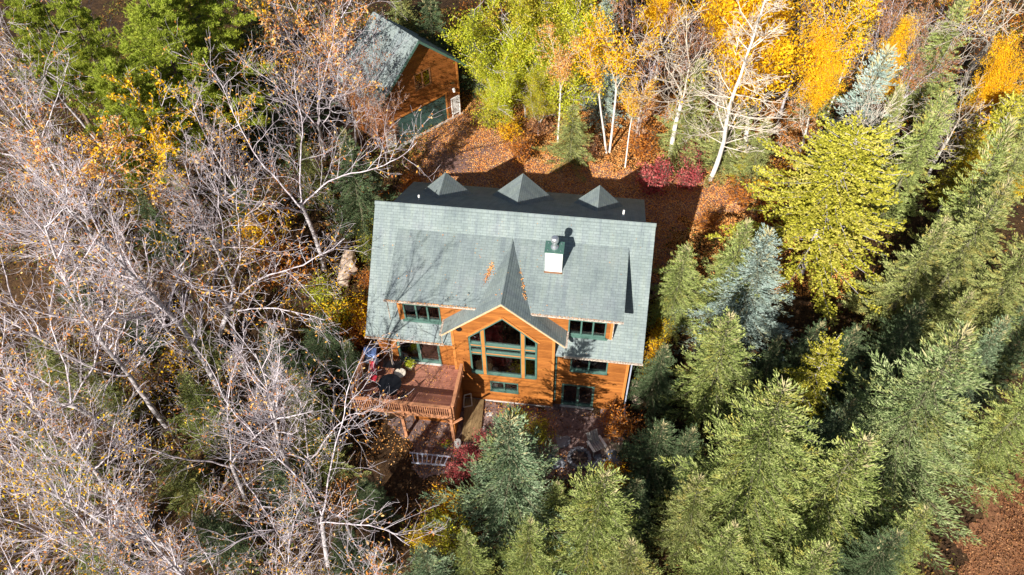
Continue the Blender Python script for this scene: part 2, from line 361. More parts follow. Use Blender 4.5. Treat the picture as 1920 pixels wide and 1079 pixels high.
# back roof
bs = .68
r = MB(); yb_ = 7.35
slab(r, [(.9, 0.02, HR - .02), (14.0, 0.02, HR - .02), (14.35, yb_, HR - bs * yb_), (-.2, yb_, HR - bs * yb_)])
back = r.build('back_roof', M['shingle'], house)
def bz(y): return HR - .02 - bs * y
for (ax, az, hw, slp) in ((2.75, 8.35, 2.3, 1.02), (7.17, 8.42, 2.7, .98), (11.55, 8.35, 2.3, 1.02)):
    ridge_y = (HR - az) / bs - .3; fy = {2.75: 4.42, 7.17: 4.75, 11.55: 4.33}[ax]; el = az - hw * slp
    r = MB()
    for s in (-1, 1):
        e0 = min(fy, (HR - el) / bs + .4)
        slab(r, [(ax, fy, az), (ax, ridge_y, az), (ax + s * hw, e0 - .4, el), (ax + s * hw, fy, el)], .1)
    g = r.build('dormer_roof', M['shingle'], back)
    r = MB(); r.prism([(ax, fy - .3, az - .15), (ax - hw + .25, fy - .3, el - .02), (ax - hw + .25, fy - .3, bz(fy - .3) - .4), (ax + hw - .25, fy - .3, bz(fy - .3) - .4), (ax + hw - .25, fy - .3, el - .02)], (0, -.12, 0))
    r.build('dormer_wall', M['siding'], back)
for (p, q) in (((12.9, 1.45), .4), ((1.9, 1.5), .3)):
    v = MB(); v.tube((p[0], p[1], bz(p[1]) - .1), (p[0], p[1], bz(p[1]) + q), .055, n=8); v.build('vent_pipe', M['white'], back)
# shed dormer roofs, left and right of the gable
XL, XR = 1.341, 13.28
def valley_x(y, z, side):  # where gable roof plane reaches height z
    return XC + side * (ZG - z) / SG
for s, xo in ((-1, XL), (1, XR)):
    r = MB()
    xi_b = XC + s * .02; xi_e = XC + s * ((ZG - ZD) / SG - .12)
    tb = (ZB - ZG) / (ZB - ZD); yr = -(YB + tb * (YD - YB))
    pts = [(xo, -YB, ZB + .01), (xi_b, -YB, ZB + .01), (xi_b, yr, ZG + .0), (xi_e, -YD, ZD), (xo, -YD, ZD)]
    slab(r, pts, .12)
    sh = r.build('shed_roof', M['shingle'], house)
    g = MB(); a, b_ = sorted((xo, xi_e)); g.box(a - .03, b_, -YD - .09, -YD - .005, ZD - .11, ZD - .01)
    gu = g.build('gutter', M['gutter'], sh)
    # dormer cheek and front wall with window
    cx = xo - s * .45
    r = MB(); r.prism([(cx, YDW, roofz(YDW)), (cx, YDW, ZD - .13 + (4.721 + YDW) * SD), (cx, -YB, ZB - .12)], (-s * .12, 0, 0)); r.build('dormer_cheek', M['siding'], house)
    wx0, wx1 = (2.08, 4.02) if s < 0 else (10.60, 12.50)
    zt = ZD - .12 + (4.721 + YDW) * SD; z0 = roofz(YDW) - .2
    xin = XC + s * 1.6; lo_, hi_ = sorted((cx, xin))
    r = MB(); y0, y1 = YDW, YDW + .12
    r.box(lo_, wx0, y0, y1, z0, zt); r.box(wx1, hi_, y0, y1, z0, zt); r.box(wx0, wx1, y0, y1, z0, 5.72); r.box(wx0, wx1, y0, y1, 6.98, zt)
    r.build('dormer_wall', M['siding'], house)
    t = MB(); t.box(min(cx, cx - s * .12), max(cx, cx - s * .12), YDW - .025, YDW - .002, roofz(YDW), zt - .02); t.build('corner_board', M['trim'], house)
    t = MB(); t.bar((wx0 - .1, YDW - .05, 5.66), (wx1 + .1, YDW - .05, 5.66), .12, .07); t.build('sill_board', M['green'], house)

def window(parent, x0, x1, y, z0, z1, cols=2, fr=.065, mid=.08, name='window', mat='green', depth=.10, muntin=None):
    b = MB(); ya, yb2 = y - .035, y + depth
    b.box(x0, x1, ya, yb2, z0, z0 + fr); b.box(x0, x1, ya, yb2, z1 - fr, z1)
    b.box(x0, x0 + fr, ya, yb2, z0 + fr, z1 - fr); b.box(x1 - fr, x1, ya, yb2, z0 + fr, z1 - fr)
    wd = (x1 - x0 - 2 * fr)
    for k in range(1, cols):
        xm = x0 + fr + wd * k / cols; b.box(xm - mid / 2, xm + mid / 2, ya + .003, yb2 - .003, z0 + fr, z1 - fr)
    b.box(x0 - .02, x1 + .02, ya - .07, ya - .001, z0 - .03, z0 + .035)
    f = b.build(name, M[mat], parent)
    p = MB(); p.prism([(x0 + fr, y + .05, z0 + fr), (x1 - fr, y + .05, z0 + fr), (x1 - fr, y + .05, z1 - fr), (x0 + fr, y + .05, z1 - fr)], (0, .012, 0))
    p.build('pane', M['glass'], f); return f
window(house, 2.08, 4.02, YDW, 5.72, 6.98, 3); window(house, 10.60, 12.50, YDW, 5.72, 6.98, 3)

# gable roof (two slopes running back into the shed roof)
for s in (-1, 1):
    r = MB(); tb = (ZB - ZG) / (ZB - ZD); yr = -(YB + tb * (YD - YB)) + .05
    xt = XC + s * HW; zt = ZG - SG * HW
    # the slope meets the shed roof, then the main roof
    xm = XC + s * ((ZG - ZD) / SG); ym = -YD
    yl = -(HR - zt) / S
    xs_ = XC + s * ((ZG - ZD) / SG - .02)
    ys_ = -(HR - ZD) / S
    slab(r, [(XC, -YG, ZG), (XC, yr, ZG), (xs_, -YD + .03, ZD + .02), (xs_, -YDW * -1 + .05, ZD), (xt, yl + .15, zt), (xt, -YG, zt)][:6], .12)
    gr = r.build('gable_roof', M['shingle'], house)
    rk = MB(); rk.prism([(XC, -YG - .0, ZG - .03), (XC, -YG, ZG - .13), (xt, -YG, zt - .13), (xt, -YG, zt - .03)], (0, -.03, 0)); rk.build('rake_board', M['fascia'], gr)
    gt = MB(); gt.bar((xt + s * .06, -YG + .0, zt - .08), (xt + s * .06, yl + .1, zt - .08), .1, .11); gt.build('gutter', M['gutter'], gr)
rc = MB(); rc.prism([(XC - .13, -YG - .01, ZG - .1), (XC, -YG - .01, ZG + .03), (XC + .13, -YG - .01, ZG - .1)], (0, YG - 1.2, 0)); rc.build('ridge_cap', M['shingle'], house)

# walls (openings left free)
def gwall(mb, poly, y=YM, th=.14): mb.prism([(x, y, z) for x, z in poly], (0, th, 0))
def rz(x): return ZG - .13 - SG * abs(x - XC)        # underside of gable roof
bx0, bx1 = 4.70, 10.02
zs, zp, zb = 5.86, 7.62, 2.62                        # window: shoulder, peak, sill
g = MB()
gwall(g, [(bx0, 2.0), (bx0, rz(bx0)), (5.56, rz(5.56)), (5.56, 2.0)])
gwall(g, [(9.14, 2.0), (9.14, rz(9.14)), (bx1, rz(bx1)), (bx1, 2.0)])
gwall(g, [(5.56, 2.0), (5.56, zb), (9.14, zb), (9.14, 2.0)])
gwall(g, [(5.56, zs), (5.56, rz(5.56)), (XC, rz(XC)), (XC, zp)]); gwall(g, [(9.14, zs), (9.14, rz(9.14)), (XC, rz(XC)), (XC, zp)])
gwall(g, [(bx0, -.3), (bx0, 2.0), (6.55, 2.0), (6.55, -.3)]); gwall(g, [(8.12, -.3), (8.12, 2.0), (bx1, 2.0), (bx1, -.3)])
gwall(g, [(6.55, -.3), (6.55, 1.12), (8.12, 1.12), (8.12, -.3)])
g.box(bx0, bx0 + .12, YM + .14, YW + .1, -.3, rz(bx0)); g.box(bx1 - .12, bx1, YM + .14, YW + .1, -.3, rz(bx1) - .02)
g.build('gable_wall', M['siding'], house)
t = MB()
for x in (bx0 + .06, bx1 - .06): t.box(x - .07, x + .07, YM - .025, YM - .002, 0.02, rz(x) - .1)
for s in (-1, 1):   # light edging above the big window
    t.bar((XC, YM - .03, zp + .05), (XC + s * 1.87, YM - .03, zs + .05 - .04), .05, .09)
t.build('corner_board', M['trim'], house)
f = MB(); f.box(bx0, bx1, YM - .05, YM - .003, -.1, .07); f.build('footing', M['concrete'], house)
# big gable window
bw = MB(); ya, yb2 = YM - .03, YM + .11
def bb(x0, x1, z0, z1, e=0): bw.box(x0, x1, ya + e, yb2 - e, z0, z1)
for x0, x1 in ((5.58, 5.63), (9.07, 9.12)): bb(x0, x1, zb + .02, zs)
for s in (-1, 1):
    bw.prism([(XC, ya, zp - .01), (XC, ya, zp - .13), (XC + s * 1.78, ya, zs - .11), (XC + s * 1.78, ya, zs + .0)], (0, .13, 0))
cols = ((5.63, 6.25), (6.41, 8.31), (8.47, 9.07))
for (x0, x1) in cols:
    for z0, z1 in ((2.64, 2.76), (4.42, 4.50), (4.62, 4.68), (5.08, 5.14), (5.26, 5.36)): bw.box(x0, x1, ya - .03, yb2 - .004, z0, z1)
    for xx in (x0, x1 - .045):
        top = lambda x: zp - .12 - (zp - zs) / 1.78 * abs(x - XC)
        bw.prism([(xx, ya + .002, 2.76), (xx + .045, ya + .002, 2.76), (xx + .045, ya + .002, top(xx + .045)), (xx, ya + .002, top(xx))], (0, .11, 0))
big = bw.build('gable_window', M['green'], house)
wp = MB()
for x0, x1 in ((6.25, 6.41), (8.31, 8.47)):
    wp.prism([(x0, ya - .015, 2.64), (x1, ya - .015, 2.64), (x1, ya - .015, top(x1)), (x0, ya - .015, top(x0))], (0, .13, 0))
for z0, z1 in ((4.50, 4.62), (5.14, 5.26)):
    for x0, x1 in cols: wp.box(x0, x1, ya + .004, yb2 - .02, z0, z1)
wp.build('mullion', M['trim'], big)
p = MB(); p.prism([(5.62, YM + .05, 2.7), (9.08, YM + .05, 2.7), (9.08, YM + .05, zs - .05), (XC, YM + .05, zp - .06), (5.62, YM + .05, zs - .05)], (0, .012, 0)); p.build('pane', M['glass'], big)
window(house, 6.56, 8.11, YM, 1.13, 1.99, 2)
v = MB(); v.tube((5.14, YM - .05, 6.40), (5.14, YM + .01, 6.40), .16, n=16); v.build('round_vent', M['black'], house)

# main front wall right and left of the bump
g = MB(); y0, y1 = YW, YW + .14; zt = HE - .02
def fw(x0, x1, z0, z1): g.box(x0, x1, y0, y1, z0, z1)
fw(10.02, 10.48, -.3, zt); fw(12.26, 13.86, -.3, 3.45); fw(10.48, 12.26, 2.12, 3.45); fw(10.48, 10.84, 3.45, zt); fw(12.80, 13.86, 3.45, zt); fw(10.84, 12.80, 4.74, zt)
g.build('front_wall', M['siding'], house); g = MB(); fw(3.90, 4.70, 2.7, zt); fw(.55, 1.55, 2.7, zt); fw(1.55, 3.90, 4.85, zt); fw(.55, 4.70, -.3, 2.7)
g.build('front_wall', M['siding'], house)
for nm, (xa, xb) in (('left', (.55, .69)), ('right', (13.72, 13.86))):
    g = MB(); g.prism([(xa, YW + .14, -.3), (xa, YW + .14, HE - .1), (xa, 0, HR - .2), (xa, 6.6, HR - bs * 6.6 - .2), (xa, 6.6, 1.5)], (xb - xa, 0, 0)); g.build('side_wall', M['siding'], house)
g = MB(); g.box(.69, 13.72, 6.46, 6.6, 1.5, 5.15); g.build('back_wall', M['siding'], house)
t = MB(); t.box(13.74, 13.88, YW - .025, YW - .002, .05, zt - .1); t.build('corner_board', M['trim'], house)
window(house, 10.85, 12.79, YW, 3.46, 4.73, 2)
def slider(x0, x1, z0, z1, y):
    b = MB(); ya, yb2 = y - .03, y + .12; m = (x0 + x1) / 2
    for a, c in ((x0, x0 + .12), (x1 - .12, x1), (m - .07, m + .07)): b.box(a, c, ya, yb2, z0, z1)
    for a, c in ((x0 + .12, m - .07), (m + .07, x1 - .12)):
        b.box(a, c, ya + .01, yb2 - .01, z0, z0 + .14); b.box(a, c, ya + .01, yb2 - .01, z1 - .1, z1)
    d = b.build('sliding_door', M['green'], house)
    p = MB(); p.box(x0 + .1, x1 - .1, y + .05, y + .062, z0 + .1, z1 - .08); p.build('pane', M['glass'], d)
    h = MB(); h.bar((m + .1, ya - .03, z0 + .85), (m + .1, ya - .03, z0 + 1.15), .03, .03); h.build('handle', M['metal'], d)
    s = MB(); s.box(x0 - .05, x1 + .05, y - .16, y - .035, z0 - .06, z0 - .0); s.build('threshold', M['concrete'], d)
slider(1.60, 3.90, 2.82, 4.86, YW); slider(10.48, 12.26, .06, 2.1, YW)
# eave gutters and downspouts
for x0, x1 in ((-.02, 4.25), (10.5, 14.52)):
    g = MB(); g.box(x0, x1, -D - .09, -D - .005, HE - .11, HE - .02); g.build('gutter', M['gutter'], house)
d = MB(); d.bar((13.99, YW - .03, HE - .15), (13.99, YW - .03, .5), .07, .07); d.bar((13.99, YW - .03, .5), (14.05, YW - .5, .25), .07, .07); d.build('downspout', M['alu'], house)
d = MB(); d.bar((10.12, YW - .05, HE - .1), (10.12, YW - .05, .4), .06, .06); d.build('downspout', M['dgreen'], house)
for a_, b_ in (((XL + .15, -YD - .06, ZD - .1), (XL + .05, YDW - .3, 5.9)), ((XC - HW - .02, -YG + .1, ZT - .1), (XC - HW - .05, -D - .06, 4.95)), ((12.85, YDW - .04, 6.95), (12.85, YDW - .04, 5.66))):
    d = MB(); d.bar(a_, b_, .04, .04); d.build('downspout', M['gutter'], house)
# chimney
ch = MB(); cx0, cx1 = 9.19, 10.03; cyf = -2.53; cyb = -1.83
ch.box(cx0, cx1, cyf, cyb, 8.0, 9.74); chim = ch.build('chimney', M['white'], house)
c = MB(); c.box(cx0 - .05, cx1 + .05, cyf - .05, cyb + .05, 9.743, 9.80)
c.build('chimney_cap', M['green'], chim)
c = MB()
for x in (cx0 + .1, cx1 - .1):
    for y in (cyf + .1, cyb - .1): c.tube((x, y, 9.8), (x, y, 9.82), .03, n=8)
c.build('cap_bolt', M['metal'], chim)
c = MB(); c.lathe((9.61, -2.2, 9.80), [(.19, 0), (.19, .06), (.12, .10), (.12, .36), (.17, .38), (.19, .44), (.19, .62), (.15, .68), (.05, .70)], 18); c.build('flue', M['metal'], chim)
c = MB(); c.box(cx0 - .04, cx1 + .04, cyf - .10, cyf - .005, ZB - (2.6 - YB) * SD - .02, ZB - (2.6 - YB) * SD + .03); c.build('flashing', M['brownwood'], chim)
# interior
g = MB(); g.box(.7, 13.7, -4.75, 6.4, 2.5, 2.68); g.box(4.84, 9.88, -5.0, -4.76, 2.5, 2.68); g.box(.7, 13.7, -4.75, 6.4, -.1, .02); g.build('floor', M['floorin'], house)
g = MB(); g.box(.7, 13.7, -2.6, -2.5, .03, 2.5); g.box(.7, 13.7, -2.2, -2.1, 2.7, 7.3); g.box(4.86, 4.94, -4.15, -2.65, 2.7, 6.0); g.box(9.78, 9.86, -4.15, -2.65, 2.7, 6.0); g.build('inner_wall', M['room'], house)
g = MB(); g.box(1.0, 4.6, -4.15, -2.2, 5.2, 5.32); g.box(10.2, 13.5, -4.15, -2.2, 5.2, 5.32); g.box(4.7, 10.05, -3.9, -2.2, 5.0, 5.12); g.build('loft_floor', M['floorin'], house)
g = MB(); 
for k in range(12): g.bar((5.0 + .42 * k, -3.88, 5.12), (5.0 + .42 * k, -3.88, 6.0), .03, .03)
g.bar((4.75, -3.88, 6.0), (10, -3.88, 6.0), .06, .06); g.build('loft_railing', M['cream'], house)

# furniture seen through the gable window
for i, (x, lab) in enumerate(((6.95, 'wooden slatted chair with ochre cushion, left one behind gable window'), (7.9, 'wooden slatted chair with ochre cushion, right one behind gable window'))):
    t = empty('wooden_chair', (x, -3.3, 5.12), lab, 'chair', 'chairs inside the gable')
    b = MB(); b.box(x - .25, x + .25, -3.6, -3.1, 5.5, 5.56); b.build('seat', M['brownwood'], t)
    for dx in (-.22, .22):
        for y in (-3.55, -3.15):
            b = MB(); b.bar((x + dx, y, 5.12), (x + dx, y, 5.5), .05, .05); b.build('leg', M['brownwood'], t)
    b = MB()
    for k in range(5): b.bar((x - .2 + .1 * k, -3.08, 5.56), (x - .2 + .1 * k, -3.02, 6.1), .03, .03)
    b.bar((x - .25, -3.0, 6.12), (x + .25, -3.0, 6.12), .05, .07); b.build('backrest', M['cream'], t)
    b = MB(); b.box(x - .22, x + .22, -3.58, -3.12, 5.563, 5.65); b.build('cushion', M['ochre'], t, bevel=.03)
t = empty('armchair', (8.0, -4.2, 2.68), 'pale blue grey armchair just inside the large lower gable window', 'armchair')
b = MB(); b.box(7.6, 8.35, -4.6, -3.9, 2.85, 3.15); b.build('seat', M['cream'], t, bevel=.08)
b = MB(); b.box(7.55, 8.4, -3.88, -3.7, 2.8, 3.75); b.build('backrest', M['cream'], t, bevel=.08)
for x in (7.5, 8.36):
    b = MB(); b.box(x, x + .14, -4.6, -3.9, 2.7, 3.4); b.build('arm', M['cream'], t, bevel=.05)


# ------------------------------------------------------------------ deck
DX0, DX1, DY0, DY1, DZ = -.08, 5.05, -8.1, YW - .03, 2.8
deck = empty('deck', (2.3, -6.5, 0), 'raised reddish wooden deck with slatted railing at left front of the house', 'deck')
b = MB(); b.box(DX0, 4.69, DY0, DY1, DZ - .05, DZ); b.box(4.69, DX1, DY0, YM - .04, DZ - .05, DZ); b.build('deck_floor', M['deck'], deck)
b = MB(); b.box(DX0, DX1, DY0 - .05, DY0 - .003, DZ - .28, DZ - .02); b.box(DX1 + .003, DX1 + .05, DY0, YM - .05, DZ - .28, DZ - .02); b.box(DX0 - .05, DX0 - .003, DY0, DY1, DZ - .28, DZ - .02)
for x in (.8, 2.2, 3.6): b.box(x, x + .06, DY0 + .01, DY1, DZ - .25, DZ - .055)
b.build('rim_joist', M['rail'], deck)
def railing(a, b_, posts):
    a = np.array(a, float); b_ = np.array(b_, float); L = np.linalg.norm(b_ - a); d = (b_ - a) / L
    r = MB(); r.bar(a + (0, 0, .96), b_ + (0, 0, .96), .17, .05); r.bar(a + (0, 0, .1), b_ + (0, 0, .1), .05, .09); r.bar(a + (0, 0, .88), b_ + (0, 0, .88), .05, .09)
    q = r.build('rail', M['rail'], deck)
    r = MB()
    for k in range(int(L / .115)):
        p = a + d * (.06 + k * .115); r.bar(p + (0, 0, .146), p + (0, 0, .834), .042, .042)
    r.build('baluster', M['rail'], q)
    for k in range(posts):
        p = a + d * L * k / (posts - 1); r = MB(); r.bar(p + (0, 0, -.25), p + (0, 0, .93), .1, .1); r.build('rail_post', M['rail'], deck)
railing((DX0 + .05, DY0 - .1, DZ), (DX1, DY0 - .1, DZ), 3); railing((DX1 + .1, DY0, DZ), (DX1 + .1, YM - .3, DZ), 3); railing((DX0 - .1, DY0, DZ), (DX0 - .1, DY1 - .3, DZ), 3)
for x in (DX1 - .1, 2.3, DX0 + .2):
    b = MB(); b.bar((x, DY0 + .12, 0), (x, DY0 + .12, DZ - .28), .15, .15)
    for s in (-1, 1): b.bar((x, DY0 + .12, 1.8), (x + s * .6, DY0 + .12, DZ - .3), .09, .09, (0, 1, 0))
    b.build('post', M['rail'], deck)
b = MB(); b.box(2.5, 4.85, -6.9, -6.8, .02, 2.3); b.build('storage_panel', M['siding'], deck)
b = MB(); b.box(4.75, 4.98, -7.6, -5.3, .05, 2.45); b.build('side_panel', M['siding'], deck)
b = MB(); b.lathe((5.2, -8.2, 0), [(.2, 0), (.2, .35), (.17, .42)], 14); o = b.build('concrete_pier', M['concrete'], None); tag(o, 'pale round concrete pier at the foot of the front deck corner post', 'pier')
b = MB(); b.prism([(5.1, -5.25, .06), (6.15, -5.25, .06), (6.35, -7.85, .06), (5.35, -8.0, .06)], (0, 0, .1)); o = b.build('boardwalk', M['plank'], None); tag(o, 'sunlit weathered plank walkway beside the right side of the deck', 'walkway')

# ------------------------------------------------------------------ things on the deck
def bx(name, mat, parent, *a, bevel=0):
    m = MB(); m.box(*a); return m.build(name, M[mat], parent, bevel=bevel)
t = empty('gas_grill', (.15, -5.3, DZ), 'blue grey hooded gas grill with steel shelf in the back left deck corner', 'grill')
bx('cabinet', 'black', t, -.2, .5, -5.5, -5.0, DZ + .05, DZ + .75)
m = MB(); m.prism([(-.2, -5.55, DZ + .78), (-.2, -5.0, DZ + .78), (-.2, -5.0, DZ + 1.1), (-.2, -5.2, DZ + 1.2), (-.2, -5.5, DZ + 1.0)], (.7, 0, 0)); m.build('hood', M['bluehood'], t, bevel=.03)
m = MB(); m.box(-.25, .65, -5.9, -5.56, DZ + .74, DZ + .79); m.build('shelf', M['silver'], t)
m = MB(); m.bar((-.1, -5.6, DZ + .9), (.4, -5.6, DZ + .9), .03, .03); m.build('handle', M['silver'], t)
t = empty('round_table', (1.60, -7.0, DZ), 'large black round glass table near the front railing of the deck', 'table')
m = MB(); m.lathe((1.60, -7.0, DZ), [(.60, .68), (.62, .70), (.62, .73), (.58, .735)], 28); m.build('table_top', M['black'], t)
m = MB(); m.lathe((1.60, -7.0, DZ), [(.3, 0), (.06, .05), (.05, .67)], 12); m.build('pedestal', M['black'], t)
t = empty('round_stool', (1.92, -6.15, DZ), 'small round side table with pale top behind the black round table', 'side table')
m = MB(); m.lathe((1.92, -6.15, DZ), [(.30, .5), (.31, .52), (.31, .55), (.29, .56)], 20); m.build('table_top', M['cream'], t)
for a in range(3):
    m = MB(); x, y = 1.92 + .22 * math.cos(a * 2.1), -6.15 + .22 * math.sin(a * 2.1); m.bar((x, y, DZ), (x, y, DZ + .5), .03, .03); m.build('leg', M['black'], t)
def iron_chair(x, y, rz_, label, mat='black'):
    t = empty('deck_chair', (x, y, DZ), label, 'chair', 'metal chairs on the deck', rz_)
    c, s = math.cos(rz_), math.sin(rz_)
    P = lambda u, v, z: (x + c * u - s * v, y + s * u + c * v, DZ + z)
    m = MB()
    for k in range(6): m.bar(P(-.2 + .08 * k, -.2, .43), P(-.2 + .08 * k, .2, .43), .05, .02)
    m.build('seat', M[mat], t)
    m = MB()
    for k in range(5): m.bar(P(-.18 + .09 * k, .22, .45), P(-.18 + .09 * k, .3, .9), .03, .02)
    m.bar(P(-.22, .3, .9), P(.22, .3, .9), .04, .04); m.build('backrest', M[mat], t)
    for u in (-.2, .2):
        for v in (-.2, .2): m = MB(); m.bar(P(u, v, 0), P(u * 1.05, v, .43), .03, .03); m.build('leg', M[mat], t)
        m = MB(); m.bar(P(u * 1.1, -.2, .62), P(u * 1.1, .25, .62), .04, .02); m.build('armrest', M[mat], t)
iron_chair(1.0, -7.65, PI, 'dark metal chair at the lower left of the round black table')
iron_chair(2.35, -7.45, -2.3, 'dark metal chair at the lower right of the round black table')
iron_chair(1.05, -5.35, .2, 'dark metal chair behind the umbrella pole beside the grill')
iron_chair(1.85, -5.4, -.3, 'dark metal chair between the umbrella pole and the potted plant')
t = empty('patio_table', (1.45, -5.75, DZ), 'dark patio table with a bare umbrella pole standing in it near the house wall', 'table')
bx('table_top', 'black', t, .95, 1.9, -6.0, -5.55, DZ + .68, DZ + .72)
for x in (1.0, 1.85):
    for y in (-5.95, -5.6): bx('leg', 'black', t, x - .02, x + .02, y - .02, y + .02, DZ, DZ + .68)
m = MB(); m.tube((1.45, -5.78, DZ), (1.45, -5.78, DZ + 1.9), .025, n=8); m.build('pole', M['gutter'], t)
t = empty('folding_chair', (.55, -6.2, DZ), 'red fabric folding chair on the left side of the deck', 'chair')
m = MB(); m.prism([(.35, -6.35, DZ + .42), (.75, -6.45, DZ + .42), (.72, -6.75, DZ + .4), (.38, -6.7, DZ + .38)], (0, 0, .05)); m.build('seat', M['red'], t, bevel=.015)
m = MB(); m.prism([(.3, -6.2, DZ + .45), (.62, -6.25, DZ + .45), (.55, -5.95, DZ + .95), (.25, -5.92, DZ + .95)], (0, .05, .02)); m.build('backrest', M['red'], t, bevel=.015)
for a, b_ in (((.35, -6.7), (.3, -6.2)), ((.72, -6.75), (.65, -6.25))):
    m = MB(); m.bar((*a, DZ), (b_[0], b_[1], DZ + .5), .025, .025); m.bar((*b_, DZ), (a[0], a[1], DZ + .42), .025, .025); m.build('leg', M['black'], t)

# patio things
t = empty('picture_frame', (5.15, -5.45, .16), 'empty white wooden frame leaning in the shade at the deck end of the walkway', 'frame')
m = MB(); A = [np.array(p) for p in ((4.98 + .12, -5.9, .17), (5.55, -5.72, .17), (5.45, -5.32, .75), (5.0 + .1, -5.48, .75))]
for i in range(4): m.bar(A[i], A[(i + 1) % 4], .06, .04, (0, -1, 1))
m.build('frame', M['cream'], t)
t = empty('ladder', (3.8, -9.3, .1), 'aluminium extension ladder lying on the shaded ground in front of the deck', 'ladder')
p0, p1, q0, q1 = [np.array(onz(*p, .35)) for p in ((768, 849), (845, 857), (772, 868), (836, 873))]
for a, b_ in ((p0, p1), (q0, q1)): m = MB(); m.bar(a, b_, .05, .1); m.build('side_rail', M['alu'], t)
m = MB()
for k in range(8): f_ = (k + .5) / 8; m.bar(p0 + (p1 - p0) * f_, q0 + (q1 - q0) * f_, .045, .035)
m.build('rung', M['alu'], t)
def rock(name, px, py, r, label, cat='stone', mat='stone', flat=.5, group=None, seed=0, z=.05):
    rng = np.random.default_rng(seed); p = G(px, py)
    m = MB(); n = 11; prof = [(1.0, 0), (1.05, .45), (.8, .85), (.35, 1.0)]
    jit = 1 + .22 * rng.standard_normal(n)
    rings = []
    for (rr, zz) in prof: rings.append([(p[0] + r * rr * jit[i] * math.cos(2 * PI * i / n), p[1] + r * rr * jit[i] * math.sin(2 * PI * i / n), p[2] + z * 0 + r * flat * (zz + .1 * rng.standard_normal() * (zz > 0))) for i in range(n)])
    for A_, B_ in zip(rings[:-1], rings[1:]):
        for i in range(n): j = (i + 1) % n; m.poly([A_[i], A_[j], B_[j], B_[i]])
    m.poly(rings[0][::-1]); m.poly(rings[-1]); o = m.build(name, M[mat], None); return tag(o, label, cat, group)
rock('flat_stone', 1055, 828, .38, 'blue grey flat stone lying in shade left of the fire pit', seed=1, flat=.25)
rock('flat_stone', 1044, 867, .42, 'flat grey blue stone below the round stump seat', seed=2, flat=.3)
rock('boulder', 1122, 862, .3, 'grey blue boulder at the right edge of the fire pit', seed=3)
rock('boulder', 1111, 876, .28, 'pale grey boulder at the lower right of the fire pit', seed=4)
rock('boulder', 1150, 858, .4, 'dark bluish boulder in shade right of the fire pit stones', seed=5, flat=.3)
rock('flat_stone', 1145, 838, .5, 'brown flat stone under the orange shrub by the patio', mat='log', seed=6, flat=.12)
rock('flat_stone', 918, 777, .18, 'small pale paver on the sunny gravel below the house wall', mat='concrete', seed=7, flat=.2)
rock('flat_stone', 907, 806, .22, 'whitish stone at the foot of the walkway beside the spruce', mat='concrete', seed=8, flat=.5)
rock('boulder', 1194, 720, .33, 'round pinkish boulder in shade beside the right house corner', mat='log', seed=9, flat=.6)
rock('boulder', 1198, 748, .4, 'flat pinkish boulder in shade below the round one at the house corner', mat='log', seed=10, flat=.3)
p = G(1041, 850); m = MB(); m.lathe(p, [(.2, 0), (.19, .42), (.17, .45)], 14); o = m.build('stump_seat', M['cream'], None); tag(o, 'round pale topped stump seat left of the fire pit', 'stump')
p = G(1086, 862); t = empty('fire_pit', tuple(p), 'dark fire pit ring with charred logs on the shaded patio', 'fire pit')
m = MB(); n = 18
for i in range(n):
    a = 2 * PI * i / n; m.bar(p + (.55 * math.cos(a), .55 * math.sin(a), .02), p + (.55 * math.cos(a), .55 * math.sin(a), .26), .17, .17)
m.build('ring', M['stone'], t)
m = MB(); 
for a in (0, 1, 2.1): m.tube(p + (-.4 * math.cos(a), -.4 * math.sin(a), .08), p + (.4 * math.cos(a), .4 * math.sin(a), .2), .06, n=8)
m.build('charred_log', M['dbark'], t)
p = G(1118, 842); t = empty('lounge_chair', tuple(p), 'white slatted low garden chair in half shade at the fire pit', 'chair')
c, s = math.cos(.6), math.sin(.6); P = lambda u, v, z: p + np.array((c * u - s * v, s * u + c * v, z))
m = MB()
for k in range(5): m.bar(P(-.26 + .13 * k, -.3, .36), P(-.26 + .13 * k, .25, .26), .1, .025)
m.build('seat', M['concrete'], t); m = MB()
for k in range(5): m.bar(P(-.26 + .13 * k, .25, .28), P(-.28 + .14 * k, .62, .95), .11, .025)
m.build('backrest', M['concrete'], t)
for u in (-.36, .36):
    m = MB(); m.bar(P(u, -.35, .52), P(u, .4, .52), .14, .03); m.build('armrest', M['white'], t)
    for v in (-.3, .3): m = MB(); m.bar(P(u, v, 0), P(u, v, .5), .08, .06); m.build('leg', M['concrete'], t)
# weathered log left of the house
la, lb = G(657, 480, .5), G(643, 536, .5); la[2] += .75; lb[2] += .6
m = MB(); pr = []; ax = lb - la; L = np.linalg.norm(ax); ax /= L; sd = np.cross(ax, (0, 0, 1)); sd /= np.linalg.norm(sd); uu = np.cross(sd, ax)
rings = []; rng = np.random.default_rng(3); nn = 18
for k, (t_, r_) in enumerate(((-.03, .22), (0, .36), (.15, .42), (.4, .40), (.7, .38), (.93, .37), (1, .36))):
    rings.append([la + ax * (L * t_ + .02 * rng.standard_normal()) + r_ * (1 + .05 * rng.standard_normal()) * (sd * math.cos(2 * PI * i / nn) + uu * math.sin(2 * PI * i / nn)) for i in range(nn)])
for A_, B_ in zip(rings[:-1], rings[1:]):
    for i in range(nn): j = (i + 1) % nn; m.poly([A_[i], A_[j], B_[j], B_[i]], True)
m.poly(rings[0][::-1]); m.poly(rings[-1])
m.tube(la + ax * L * .25 - sd * .1, la + ax * L * .55 - sd * .55 + uu * .15, .27, .22, 12)
o = m.build('fallen_log', M['log'], None); tag(o, 'thick pale barkless log with a cut side stub lying in shrubs left of the house', 'log')

